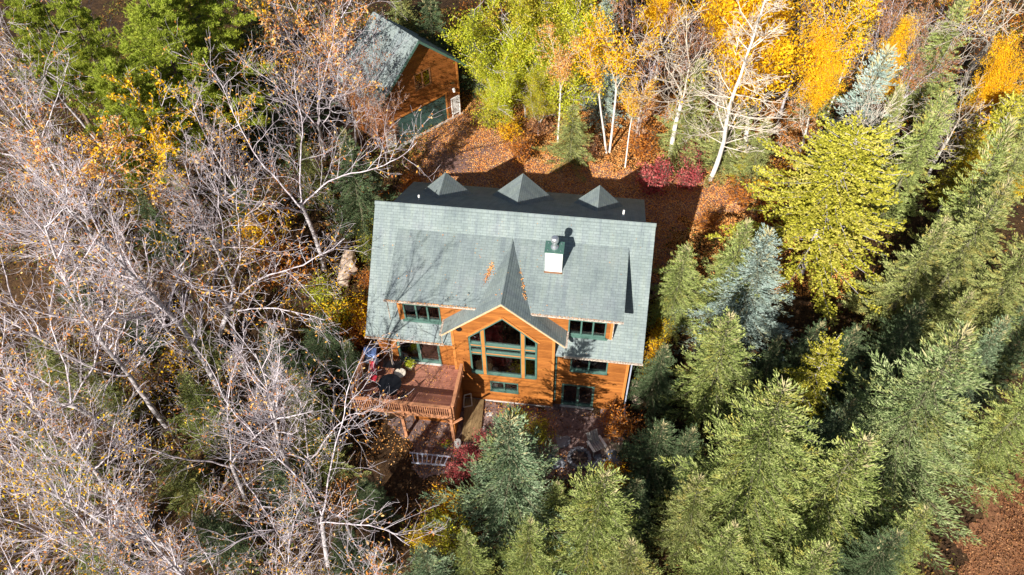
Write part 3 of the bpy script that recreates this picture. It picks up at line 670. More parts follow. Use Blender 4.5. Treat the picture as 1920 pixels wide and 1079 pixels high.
# ------------------------------------------------------------------ garage
ga = math.radians(49.94); gx, gy, gz = .75, 17.95, 2.6; GW, GHE, GHR, GL = 6.63, 4.39, 7.39, 4.2
ge = np.array([-math.cos(ga), -math.sin(ga), 0]); gb = np.array([-math.sin(ga), math.cos(ga), 0])
def GP(s, t, z): return np.array([gx, gy, gz]) + ge * s + gb * t + np.array((0, 0, z))
garage = empty('garage', tuple(GP(GW / 2, 0, 0)), 'steep roofed cedar garage with wide dark green door behind the house', 'garage')
gs = (GHR - GHE) / (GW / 2)
def gw(mb, pts, th=.14, t0=0): mb.prism([GP(s, t0, z) for s, z in pts], gb * th)
m = MB(); d0, d1, dz = 1.15, 5.95, 2.2
w0, w1, wz0, wz1 = 2.35, 3.75, 3.6, 4.9
gw(m, [(0, -.3), (0, GHE), (d0, GHE + gs * d0), (d0, -.3)]); gw(m, [(d1, -.3), (d1, GHE + gs * (GW - d1)), (GW, GHE), (GW, -.3)])
gw(m, [(d0, dz), (d0, wz0), (d1, wz0), (d1, dz)])
gw(m, [(d0, wz0), (d0, GHE + gs * d0), (w0, GHE + gs * w0), (w0, wz0)]); gw(m, [(w1, wz0), (w1, GHE + gs * (GW - w1)), (d1, GHE + gs * (GW - d1)), (d1, wz0)])
gw(m, [(w0, wz1), (w0, GHE + gs * w0), (GW / 2, GHR), (w1, GHE + gs * (GW - w1)), (w1, wz1)])
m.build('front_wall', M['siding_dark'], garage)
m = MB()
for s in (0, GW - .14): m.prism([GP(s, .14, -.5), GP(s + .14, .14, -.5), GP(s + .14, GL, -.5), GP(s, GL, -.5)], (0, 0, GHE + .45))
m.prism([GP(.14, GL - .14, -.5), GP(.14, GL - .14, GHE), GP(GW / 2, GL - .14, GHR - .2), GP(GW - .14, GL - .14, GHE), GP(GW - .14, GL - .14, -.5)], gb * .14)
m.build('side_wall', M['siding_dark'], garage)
for sg in (-1, 1):
    m = MB(); mid = GW / 2; e = mid + .53
    zt = GHR + .18; ze = zt - gs * e
    m.prism([GP(mid, -.49, zt), GP(mid, GL + .4, zt), GP(mid + sg * e, GL + .4, ze), GP(mid + sg * e, -.49, ze)], (0, 0, -.13)); rf = m.build('roof', M['shingle'], garage)
    m = MB(); m.prism([GP(mid, -.49, zt - .03), GP(mid, -.49, zt - .24), GP(mid + sg * e, -.49, ze - .24), GP(mid + sg * e, -.49, ze - .03)], -gb * .04); m.build('rake_board', M['green'], rf)
m = MB()
gw(m, [(w0, wz0), (w0, wz0 + .08), (w1, wz0 + .08), (w1, wz0)], .1, -.03); gw(m, [(w0, wz1 - .08), (w0, wz1), (w1, wz1), (w1, wz1 - .08)], .1, -.03)
for s in (w0, (w0 + w1) / 2 - .04, w1 - .08): gw(m, [(s, wz0 + .08), (s, wz1 - .08), (s + .08, wz1 - .08), (s + .08, wz0 + .08)], .1, -.03)
f = m.build('window', M['brownwood'], garage)
m = MB(); gw(m, [(w0 + .05, wz0 + .05), (w0 + .05, wz1 - .05), (w1 - .05, wz1 - .05), (w1 - .05, wz0 + .05)], .012, .03); m.build('pane', M['glass'], f)
m = MB()
for k in range(4): gw(m, [(d0 + .12, .03 + k * .52), (d0 + .12, .53 + k * .52), (d1 - .12, .53 + k * .52), (d1 - .12, .03 + k * .52)], .05, .02)
gw(m, [(d0 + .12, .0), (d0 + .12, 2.12), (d1 - .12, 2.12), (d1 - .12, .0)], .02, .07)
dr = m.build('garage_door', M['dgreen'], garage)
m = MB()
for s in (d0, d1 - .12): gw(m, [(s, 0), (s, dz), (s + .12, dz), (s + .12, 0)], .1, -.03)
gw(m, [(d0, dz), (d0, dz + .14), (d1, dz + .14), (d1, dz)], .05, -.045)
gw(m, [(-.02, 0), (-.02, GHE), (.12, GHE + .05), (.12, 0)], .03, -.032); m.build('door_trim', M['trim'], garage)
m = MB(); m.prism([GP(-.1, -.25, .0), GP(GW + .1, -.25, .0), GP(GW + .1, .0, .0), GP(-.1, .0, .0)], (0, 0, .05)); m.build('door_sill', M['concrete'], garage)
m = MB(); m.tube(GP(.6, -.05, 2.35), GP(.6, -.25, 2.35), .07, .1, 10); m.tube(GP(.6, -.2, 2.2), GP(.6, -.2, 2.5), .09, .05, 10); m.build('wall_lamp', M['white'], garage)
for s0, lab in ((.14, 'white lattice trellis on the sunny right corner of the garage front'), (GW - .62, 'white lattice trellis at the shaded left end of the garage door')):
    m = MB(); A = lambda u, z: GP(s0 + u, -.12, z)
    for k in range(7): m.bar(A(.06 + .1 * k, .35), A(.06 + .1 * k, 1.6), .03, .02, gb)
    for k in range(11): m.bar(A(.03, .38 + .12 * k), A(.7, .38 + .12 * k), .03, .014, gb)
    for a_, b_ in (((0, .3), (0, 1.65)), ((.72, .3), (.72, 1.65)), ((0, .3), (.72, .3)), ((0, 1.65), (.72, 1.65))): m.bar(A(*a_), A(*b_), .06, .05, gb)
    m.bar(A(.02, 0), A(.02, .3), .05, .05, gb); m.bar(A(.7, 0), A(.7, .3), .05, .05, gb)
    o = m.build('trellis', M['white'], None); tag(o, lab, 'trellis')

# ------------------------------------------------------------------ trees
def nrm(v): return v / (np.linalg.norm(v, axis=-1, keepdims=True) + 1e-9)
def tubes(segs, n):
    """segs (N,8): p0 p1 r0 r1 -> verts, quads"""
    S_ = np.asarray(segs, float); p0, p1, r0, r1 = S_[:, :3], S_[:, 3:6], S_[:, 6], S_[:, 7]
    d = nrm(p1 - p0); t = np.where(np.abs(d[:, 2:3]) > .9, np.array([[1., 0, 0]]), np.array([[0, 0, 1.]])); e = nrm(np.cross(d, t)); g = np.cross(d, e)
    a = np.arange(n) * 2 * PI / n; ca, sa = np.cos(a)[None, :, None], np.sin(a)[None, :, None]
    off = e[:, None] * ca + g[:, None] * sa
    A = p0[:, None] + off * r0[:, None, None]; B = p1[:, None] + off * r1[:, None, None]
    V = np.concatenate([A, B], 1).reshape(-1, 3); b = (np.arange(len(S_)) * 2 * n)[:, None]; i = np.arange(n)[None]; j = (i + 1) % n
    F = np.stack([b + i, b + j, b + n + j, b + n + i], -1).reshape(-1, 4); return V, F
def join(parts):
    V = []; F = []; k = 0
    for v, f in parts: V.append(v); F.append(f + k); k += len(v)
    return np.concatenate(V), np.concatenate(F)
def leafquads(P, size, rng, up=.3, asp=.75, N=None):
    n = len(P); nn = nrm(rng.normal(size=(n, 3)) + np.array((0, 0, up))) if N is None else N
    t = nrm(np.cross(nn, rng.normal(size=(n, 3)))); b = np.cross(nn, t); s = size * rng.uniform(.6, 1.3, (n, 1))
    V = np.stack([P - t * s, P - b * s * asp * .6 + nn * s * .15, P + t * s, P + b * s * asp * .6 + nn * s * .15], 1).reshape(-1, 3)
    F = np.arange(n * 4).reshape(-1, 4); return V, F
def spindles(P0, Dv, ln, wd, rng):
    """crossed narrow diamonds from P0 along Dv"""
    n = len(P0); d = nrm(Dv); t = nrm(np.cross(d, rng.normal(size=(n, 3)))); b = np.cross(d, t); ln = ln[:, None]; wd = wd[:, None]
    out = []
    for s in (t, b):
        V = np.stack([P0, P0 + d * ln * .4 + s * wd, P0 + d * ln, P0 + d * ln * .4 - s * wd], 1); out.append(V)
    V = np.concatenate(out, 1).reshape(-1, 3); return V, np.arange(len(V)).reshape(-1, 4)

def grow(rng, segs, tips, p, d, L, r, lvl, maxl, cfg):
    ns = max(2, int(L / cfg['step'][lvl])); wob = cfg['wob'][lvl]; up = cfg['up'][lvl]
    step = L / ns; pts = []
    for k in range(ns):
        f0, f1 = k / ns, (k + 1) / ns; ra = r * (1 - .75 * f0); rb = r * (1 - .75 * f1)
        q = p + d * step; segs[lvl].append((*p, *q, max(ra, cfg['rmin']), max(rb, cfg['rmin'] * .8))); pts.append((p, d, f1, rb))
        p = q; d = nrm(d + rng.normal(size=3) * wob + np.array((0, 0, up)))
    if lvl >= maxl - 1:
        tips += [(q, d) for q, d, _, _ in pts[len(pts) // 3:]]
    if lvl < maxl:
        nc = cfg['n'][lvl]; f0 = cfg['start'][lvl]
        for i in range(nc):
            f = f0 + (1 - f0) * (i + rng.random()) / nc; k = min(ns - 1, int(f * ns)); q, dd, _, rr = pts[k]
            q = q + dd * step * rng.random()
            ax = nrm(np.cross(dd, rng.normal(size=3))); an = math.radians(rng.uniform(*cfg['ang'][lvl]))
            nd = nrm(dd * math.cos(an) + ax * math.sin(an)); 
            if nd[2] < cfg.get('minz', -.2): nd[2] = abs(nd[2]) * .3; nd = nrm(nd)
            fl = (1 - f * cfg['taper'][lvl]) * rng.uniform(.7, 1.15)
            grow(rng, segs, tips, q, nd, L * cfg['len'][lvl] * fl, min(rr * .75, r * cfg['rr'][lvl]), lvl + 1, maxl, cfg)
def bare_tree(seed, h=13., cfg=None, forks=0, trunkfrac=.45, r0=.17, nleaf=500, leafsize=.075):
    rng = np.random.default_rng(seed)
    base = dict(step=[.7, .5, .35, .25], wob=[.05, .12, .16, .2], up=[.02, .05, .05, .03], n=[14, 9, 5, 0], start=[.35, .15, .1, 0], ang=[(35, 65), (30, 65), (25, 60), (20, 50)],
                len=[.42, .45, .5, .4], taper=[.55, .5, .4, .3], rr=[.35, .33, .42, .5], rmin=.0072)
    base.update(cfg or {}); segs = [[], [], [], []]; tips = []
    if not forks: grow(rng, segs, tips, np.zeros(3), nrm(np.array((rng.normal() * .03, rng.normal() * .03, 1.))), h, r0, 0, 3, base)
    else:
        p = np.zeros(3); d = nrm(np.array((rng.normal() * .04, rng.normal() * .04, 1.))); H = h * trunkfrac; n = 6
        for k in range(n):
            q = p + d * H / n; segs[0].append((*p, *q, r0 * (1 - .3 * k / n), r0 * (1 - .3 * (k + 1) / n))); p = q; d = nrm(d + rng.normal(size=3) * .04 + (0, 0, .03))
        a0 = rng.random() * 6
        for k in range(forks):
            a = a0 + 2 * PI * k / forks + rng.normal() * .3; an = math.radians(rng.uniform(*base.get('fork', (22, 42)))); dd = np.array((math.sin(an) * math.cos(a), math.sin(an) * math.sin(a), math.cos(an)))
            grow(rng, segs, tips, p - d * rng.uniform(0, .9), dd, (h - H) * rng.uniform(.85, 1.15) / math.cos(an) ** .5, r0 * .36, 1, 3, dict(base, len=[.42, .5, .55, .4], n=[14, base.get('nf', 13), base.get('nt', 6), 0]))
    tr = tubes(segs[0], 8); parts = [tubes(segs[1], 5), tubes(segs[2], 3), tubes(segs[3], 3)] if segs[1] else []
    T = np.array([t[0] for t in tips]); nleaf = min(nleaf, len(T) * 4)
    idx = rng.integers(0, len(T), nleaf); dens = np.sin(T[idx, 0] * .9 + seed) + np.sin(T[idx, 1] * .8) + np.sin(T[idx, 2] * .7) > -.6
    P = T[idx][dens] + rng.normal(size=(dens.sum(), 3)) * .09
    return tr, join([q for q in parts]), leafquads(P, leafsize, rng)
def leafy_tree(seed, h=9., r0=.14, nleaf=9000, leafsize=.12, spread=.3, cfg=None, trunkfrac=.3, forks=5):
    rng = np.random.default_rng(seed); tr, br, _ = bare_tree(seed, h, dict(dict(n=[12, 9, 4, 0], rmin=.012, nf=10), **(cfg or {})), forks, trunkfrac, r0)
    n = len(br[0]); 
    P = br[0][rng.integers(n // 5, n, nleaf * 3)]
    # clumps: leaves gather round a limited number of centres
    ctr = P[rng.integers(0, len(P), 260)]; dmin = np.full(len(P), 9.); 
    for c in ctr: dmin = np.minimum(dmin, np.linalg.norm(P - c, axis=1))
    w_ = dmin < .62; P = P[w_][:nleaf]; P = P + rng.normal(size=P.shape) * spread
    return tr, br, leafquads(P, leafsize, rng, up=.5)
def spruce(seed, h=9., R=2.6, whorl=.36, nb=7, dens=1.0, shoot=(.10, .18), wid=.019, droop=.25, power=.8, cone=False, gap=.1, bot=.06, jit=.26):
    rng = np.random.default_rng(seed); z = h - .35; seg = []; P0 = []; Dv = []; topn = []
    while z > h * bot:
        f = 1 - z / h; L = R * (f ** power) * (1 + .13 * math.sin(z * 3.1 + seed)) + .12
        n = nb if f > .08 else 5
        a0 = rng.random() * 6
        for k in range(n):
            if rng.random() < gap and f > .15: continue
            a = a0 + 2 * PI * k / n + rng.normal() * .16; Lb = L * rng.uniform(.72, 1.12) * (1 + .13 * math.sin(3 * a + seed) + .16 * math.sin(z * 2.1 + 2 * a + seed * 2)); out = np.array((math.cos(a), math.sin(a), 0)); sd = np.array((-math.sin(a), math.cos(a), 0))
            elev = .5 - 1.5 * f if f < .38 else -.05; ns = max(2, int(Lb / .3)); p = np.array((0, 0, z + rng.normal() * .05)); pts = [p]
            for i in range(ns):
                t = (i + 1) / ns; sl = elev - droop * math.sin(t * 2.6) + .35 * t * t
                p = p + (out + sd * rng.normal() * .05 + np.array((0, 0, sl))) * Lb / ns; pts.append(p)
            for i in range(ns): seg.append((*pts[i], *pts[i + 1], .016 * (1 - i / ns) + .006, .016 * (1 - (i + 1) / ns) + .005))
            # side twigs
            m = int(Lb / .075 * dens) + 2
            ts = np.sort(rng.uniform(.02, 1, m)); 
            for t in ts:
                x = t * ns; i = min(int(x), ns - 1); q = pts[i] + (pts[i + 1] - pts[i]) * (x - i); dr = nrm(pts[i + 1] - pts[i])
                sgn = 1 if rng.random() < .5 else -1; ln = (.12 + .42 * (1 - t) * Lb / 1.2) * rng.uniform(.75, 1.1); ln = min(ln, .62)
                td = nrm(dr * .95 + sd * sgn * .7 + np.array((0, 0, rng.normal() * .08 + .05)))
                nsx = max(1, int(ln / .058)); u = (np.arange(nsx) + rng.random(nsx) * .6) / nsx
                pp = q + td * (u * ln)[:, None]; P0.append(pp)
                dd = td[None] * .75 + np.array((0, 0, .42)) + rng.normal(size=(nsx, 3)) * jit; Dv.append(dd)
            P0.append(np.array([pts[-1]])); Dv.append(np.array([nrm(pts[-1] - pts[-2]) + (0, 0, .3)]))
        k2 = 5; a2 = rng.random(k2) * 6.28; P0.append(np.stack([.03 * np.cos(a2), .03 * np.sin(a2), z + rng.uniform(-.15, .15, k2)], 1)); Dv.append(np.stack([np.cos(a2), np.sin(a2), np.full(k2, .7)], 1))
        z -= whorl * rng.uniform(.8, 1.25) * (.75 + .7 * f)
    P0 = np.concatenate(P0); Dv = np.concatenate(Dv); n = len(P0)
    fol = spindles(P0, Dv, rng.uniform(*shoot, n), np.full(n, wid), rng)
    # pale leading shoots at the very top
    k = 60; zz = h - rng.random(k) ** 1.3 * h * .2; a = rng.random(k) * 6.28; rr = (h - zz) * .42
    p = np.stack([np.cos(a) * rr * .6, np.sin(a) * rr * .6, zz - .25], 1); dd = np.stack([np.cos(a) * .45, np.sin(a) * .45, np.full(k, 1.)], 1); dd[0] = (0, 0, 1); p[0] = (0, 0, h - .5)
    tip = spindles(p, dd + rng.normal(size=(k, 3)) * .1, rng.uniform(.25, .55, k), np.full(k, .022), rng)
    seg = np.array(seg); tr = tubes(np.array([(0, 0, h * i / 6, 0, 0, h * (i + 1) / 6, max(.015, .14 * (1 - i / 5.2)) * h / 9, max(.012, .14 * (1 - (i + 1) / 5.2)) * h / 9) for i in range(6)]), 7)
    return tr, tubes(seg, 3), fol, tip
def pine(seed, h=14., R=4.2):
    rng = np.random.default_rng(seed); seg = []; P0 = []; Dv = []; z = h - .5
    while z > h * .35:
        f = 1 - z / h; L = R * min(1, (f * 1.9) ** .7) * rng.uniform(.7, 1.1); n = 5; a0 = rng.random() * 6
        for k in range(n):
            a = a0 + k * 2 * PI / n + rng.normal() * .25; out = np.array((math.cos(a), math.sin(a), 0)); Lb = L * rng.uniform(.6, 1.15); ns = max(3, int(Lb / .45)); p = np.array((0, 0, z)); sl = rng.uniform(.0, .35); pts = [p]
            for i in range(ns):
                out = nrm(out + np.array((rng.normal(), rng.normal(), 0)) * .1); p = p + (out + (0, 0, sl * (.4 + i / ns))) * Lb / ns; pts.append(p); seg.append((*pts[-2], *p, .05 * (1 - i / ns) + .01, .05 * (1 - (i + 1) / ns) + .01))
            for i in range(1, ns + 1):
                for s in range(5):
                    an = a + rng.uniform(-1.3, 1.3); ln = rng.uniform(.3, .9) * (1.15 - .5 * i / ns); td = np.array((math.cos(an), math.sin(an), rng.uniform(.0, .4))); q = pts[i] + td * ln
                    seg.append((*pts[i], *q, .014, .008))
                    for c in (q, pts[i] + td * ln * .6, pts[i] + td * ln * .3):
                        m = 20; P0.append(np.repeat((c + rng.normal(size=3) * .09)[None], m, 0) + rng.normal(size=(m, 3)) * .04); Dv.append(rng.normal(size=(m, 3)) * .6 + td * .6 + (0, 0, .7))
        z -= rng.uniform(.4, .75)
    P0 = np.concatenate(P0); Dv = np.concatenate(Dv); n = len(P0)
    d = nrm(Dv); t = nrm(np.cross(d, rng.normal(size=(n, 3)))); ln = rng.uniform(.14, .24, (n, 1))
    V = np.stack([P0 - t * .010, P0 + d * ln * .5 + t * .016, P0 + d * ln, P0 + d * ln * .5 - t * .016], 1).reshape(-1, 3)
    tr = tubes(np.array([(0, 0, h * i / 6, 0, 0, h * (i + 1) / 6, .26 * (1 - i / 6.5), .26 * (1 - (i + 1) / 6.5)) for i in range(6)]), 8)
    return tr, tubes(np.array(seg), 3), (V, np.arange(n * 4).reshape(-1, 4))
def shrub(seed, h=1.6, R=1.2, nleaf=1500, leafsize=.08):
    rng = np.random.default_rng(seed); segs = []; P = []
    for k in range(26):
        a = rng.random() * 6.28; an = rng.uniform(.1, .95); d = np.array((math.cos(a) * math.sin(an) * R / h, math.sin(a) * math.sin(an) * R / h, math.cos(an))); p = np.zeros(3) + np.array((rng.normal() * .15, rng.normal() * .15, 0)); L = h * rng.uniform(.7, 1.1)
        for i in range(5):
            q = p + d * L / 5 + rng.normal(size=3) * .04; segs.append((*p, *q, .018 * (1 - i / 6), .018 * (1 - (i + 1) / 6)))
            if i > 0:
                for s in range(4): e = q + rng.normal(size=3) * .28 * h / 1.6; segs.append((*q, *e, .007, .005)); P.append(e); P.append((q + e) / 2)
            p = q
    P = np.array(P); Q = P[rng.integers(0, len(P), nleaf)] + rng.normal(size=(nleaf, 3)) * .13 * h / 1.6
    return tubes(np.array(segs), 3), leafquads(Q, leafsize, rng, up=.6)

PROTO = {}
def proto(kind, parts): PROTO[kind] = parts   # list of (part name, mesh, material slot key)
def mk(kind, names, meshes): PROTO[kind] = [(nm, npmesh(nm, v, f, None, sm)) for (nm, sm), (v, f) in zip(names, meshes)]
NB = [('trunk', True), ('branches', False), ('leaves', False)]
NS = [('trunk', True), ('branches', False), ('needles', False), ('top_shoots', False)]
NP = [('trunk', True), ('branches', False), ('needles', False)]
# leafless trees: three straight ones with many side limbs, three forked and spreading ones
up_cfg = dict(ang=[(30, 55), (25, 55), (25, 55), (20, 50)], up=[.02, .09, .06, .03])
for i in range(3): mk('bare%d' % i, NB, bare_tree(11 + i, 14, dict(up_cfg, n=[20, 10, 6, 0], start=[.3, .15, .1, 0]), 0, .4, .14, 650, .085))
for i in range(4): mk('fork%d' % i, NB, bare_tree(31 + i, 13, dict(fork=(25, 55), up=[.02, .03, .04, .02], nf=13, nt=6), 4 + i % 2, .42, .16, 650, .085))
for i in range(2): mk('leafyfork%d' % i, NB, bare_tree(51 + i, 12, dict(fork=(20, 45), nf=12), 5, .4, .14, 3800, .095))
mk('white0', NB, bare_tree(61, 13, dict(n=[38, 9, 5, 0], start=[.2, .1, .1, 0], ang=[(45, 85), (30, 60), (25, 60), (20, 50)], up=[.0, .05, .03, 0], len=[.24, .5, .5, .4], rr=[.22, .35, .45, .5], rmin=.009), 0, .5, .14, 150))
mk('white1', NB, bare_tree(62, 12, dict(fork=(12, 28), nf=16, rmin=.011), 3, .45, .17, 150))
for i in range(2): mk('aspen%d' % i, NB, leafy_tree(70 + i, 11, .10, 2600, .085, .22, dict(fork=(6, 18), nf=8, n=[8, 7, 3, 0]), .55, 3))
for i in range(2): mk('maple%d' % i, NB, leafy_tree(80 + i, 9.5, .16, 46000, .075, .3, dict(fork=(15, 50), nf=12), .22, 6))
mk('golden', NB, leafy_tree(90, 12, .17, 26000, .085, .26, dict(fork=(12, 42), nf=13), .35, 5))
for i in range(3): mk('spruce%d' % i, NS, spruce(100 + i, 9, 2.75 + .2 * i, dens=1.15, power=(.85, .78, .95)[i]))
mk('spruce3', NS, spruce(104, 12, 4.0, whorl=.40, nb=9, dens=1.1, power=.78, shoot=(.11, .18), wid=.019))
mk('spruce4', NS, spruce(105, 12, 3.8, whorl=.42, nb=8, dens=1.1, power=.9, shoot=(.11, .18), wid=.019, gap=.16))
mk('narrow', NS, spruce(107, 10, 1.6, dens=1.2, power=.7))
mk('cedar0', NS, spruce(110, 10.5, 4.2, whorl=.34, nb=9, dens=.95, power=.5, shoot=(.09, .16), wid=.04, jit=.6, droop=.1, gap=.34, bot=.18))
mk('cedar1', NS, spruce(111, 8, 2.6, whorl=.34, nb=7, dens=.9, power=.55, shoot=(.09, .16), wid=.04, jit=.6, droop=.1, gap=.34, bot=.15))
for i in range(2): mk('pine%d' % i, NP, pine(120 + i))
for i in range(3): mk('shrub%d' % i, [('branches', False), ('leaves', False)], shrub(130 + i, 1.6, 1.3, 1900))
mk('sapling', NB, bare_tree(140, 4.5, dict(n=[14, 6, 3, 0], rmin=.007, step=[.4, .3, .2, .2]), 0, .4, .035, 260, .07))
mk('sapling1', NB, bare_tree(141, 5, dict(n=[12, 6, 3, 0], rmin=.007, step=[.4, .3, .2, .2]), 3, .2, .035, 500, .07))

BH = dict(bare0=14, bare1=14, bare2=14, fork0=13, fork1=13, fork2=13, fork3=13, leafyfork0=12, leafyfork1=12, white0=13, white1=12, aspen0=11, aspen1=11, maple0=9.5, maple1=9.5, golden=12,
          spruce0=9, spruce1=9, spruce2=9, spruce3=12, spruce4=12, narrow=10, cedar0=10.5, cedar1=8, pine0=14, pine1=14, shrub0=1.6, shrub1=1.6, shrub2=1.6, sapling=4.5, sapling1=5)
M['sptwig'] = plain('mossy_spruce_twigs', (.16, .15, .085), .9, var=.3)
BM = dict(bare='trunk:bark branches:twig leaves:mixl', fork='trunk:bark branches:twig leaves:mixl', leafyfork='trunk:bark branches:twig leaves:gold',
          white='trunk:birch branches:twigw leaves:gold', aspen='trunk:birch branches:twigw leaves:gold', maple='trunk:bark branches:twig leaves:ygreen', golden='trunk:birch branches:dbark leaves:gold',
          spruce='trunk:sptwig branches:sptwig needles:sp_blue top_shoots:tip', narrow='trunk:sptwig branches:sptwig needles:sp_green top_shoots:tip', cedar='trunk:bark branches:bark needles:cedar top_shoots:cedar',
          pine='trunk:dbark branches:sptwig needles:pine', shrub='branches:dbark leaves:orange', sapling='trunk:twig branches:twig leaves:mixl')
rr_ = random.Random(5)
def place(kind, loc, h, wid, name, label, cat, group=None, tilt=None, rz_=None, **mats):
    """one tree: an Empty at the foot with trunk, branches and foliage meshes"""
    b = kind.rstrip('0123456789'); mm = dict(x.split(':') for x in BM[b].split()); mm.update(mats)
    sz = h / BH[kind]; t = empty(name, tuple(loc), label, cat, group)
    q = Matrix.Rotation(rr_.random() * 6.28 if rz_ is None else rz_, 4, 'Z')
    if tilt is not None: q = Vector((0, 0, 1)).rotation_difference(Vector(tilt)).to_matrix().to_4x4() @ q
    t.rotation_euler = q.to_euler(); t.scale = (sz * wid, sz * wid, sz)
    for nm, me in PROTO[kind]:
        if nm not in mm or mm[nm] is None: continue
        o = bpy.data.objects.new(nm, me)
        if not me.materials: me.materials.append(None)
        o.material_slots[0].link = 'OBJECT'; o.material_slots[0].material = M[mm[nm]]
        COL.objects.link(o); o.parent = t
    return t
def top(kind, px, py, h, wid, name, label, cat, group=None, **k):
    """place a tree whose top stands at the given spot of the photograph"""
    p = G(px, py, h); return place(kind, p, h, wid, name, label, cat, group, **k)
def lean(kind, bx_, by_, tx, ty, h, wid, name, label, cat, group=None, **k):
    """foot and top both read from the photograph"""
    a = G(bx_, by_); b = onz(tx, ty, a[2] + h); v = b - a; L = np.linalg.norm(v)
    return place(kind, a, L, wid, name, label, cat, group, tilt=tuple(v / L), **k)

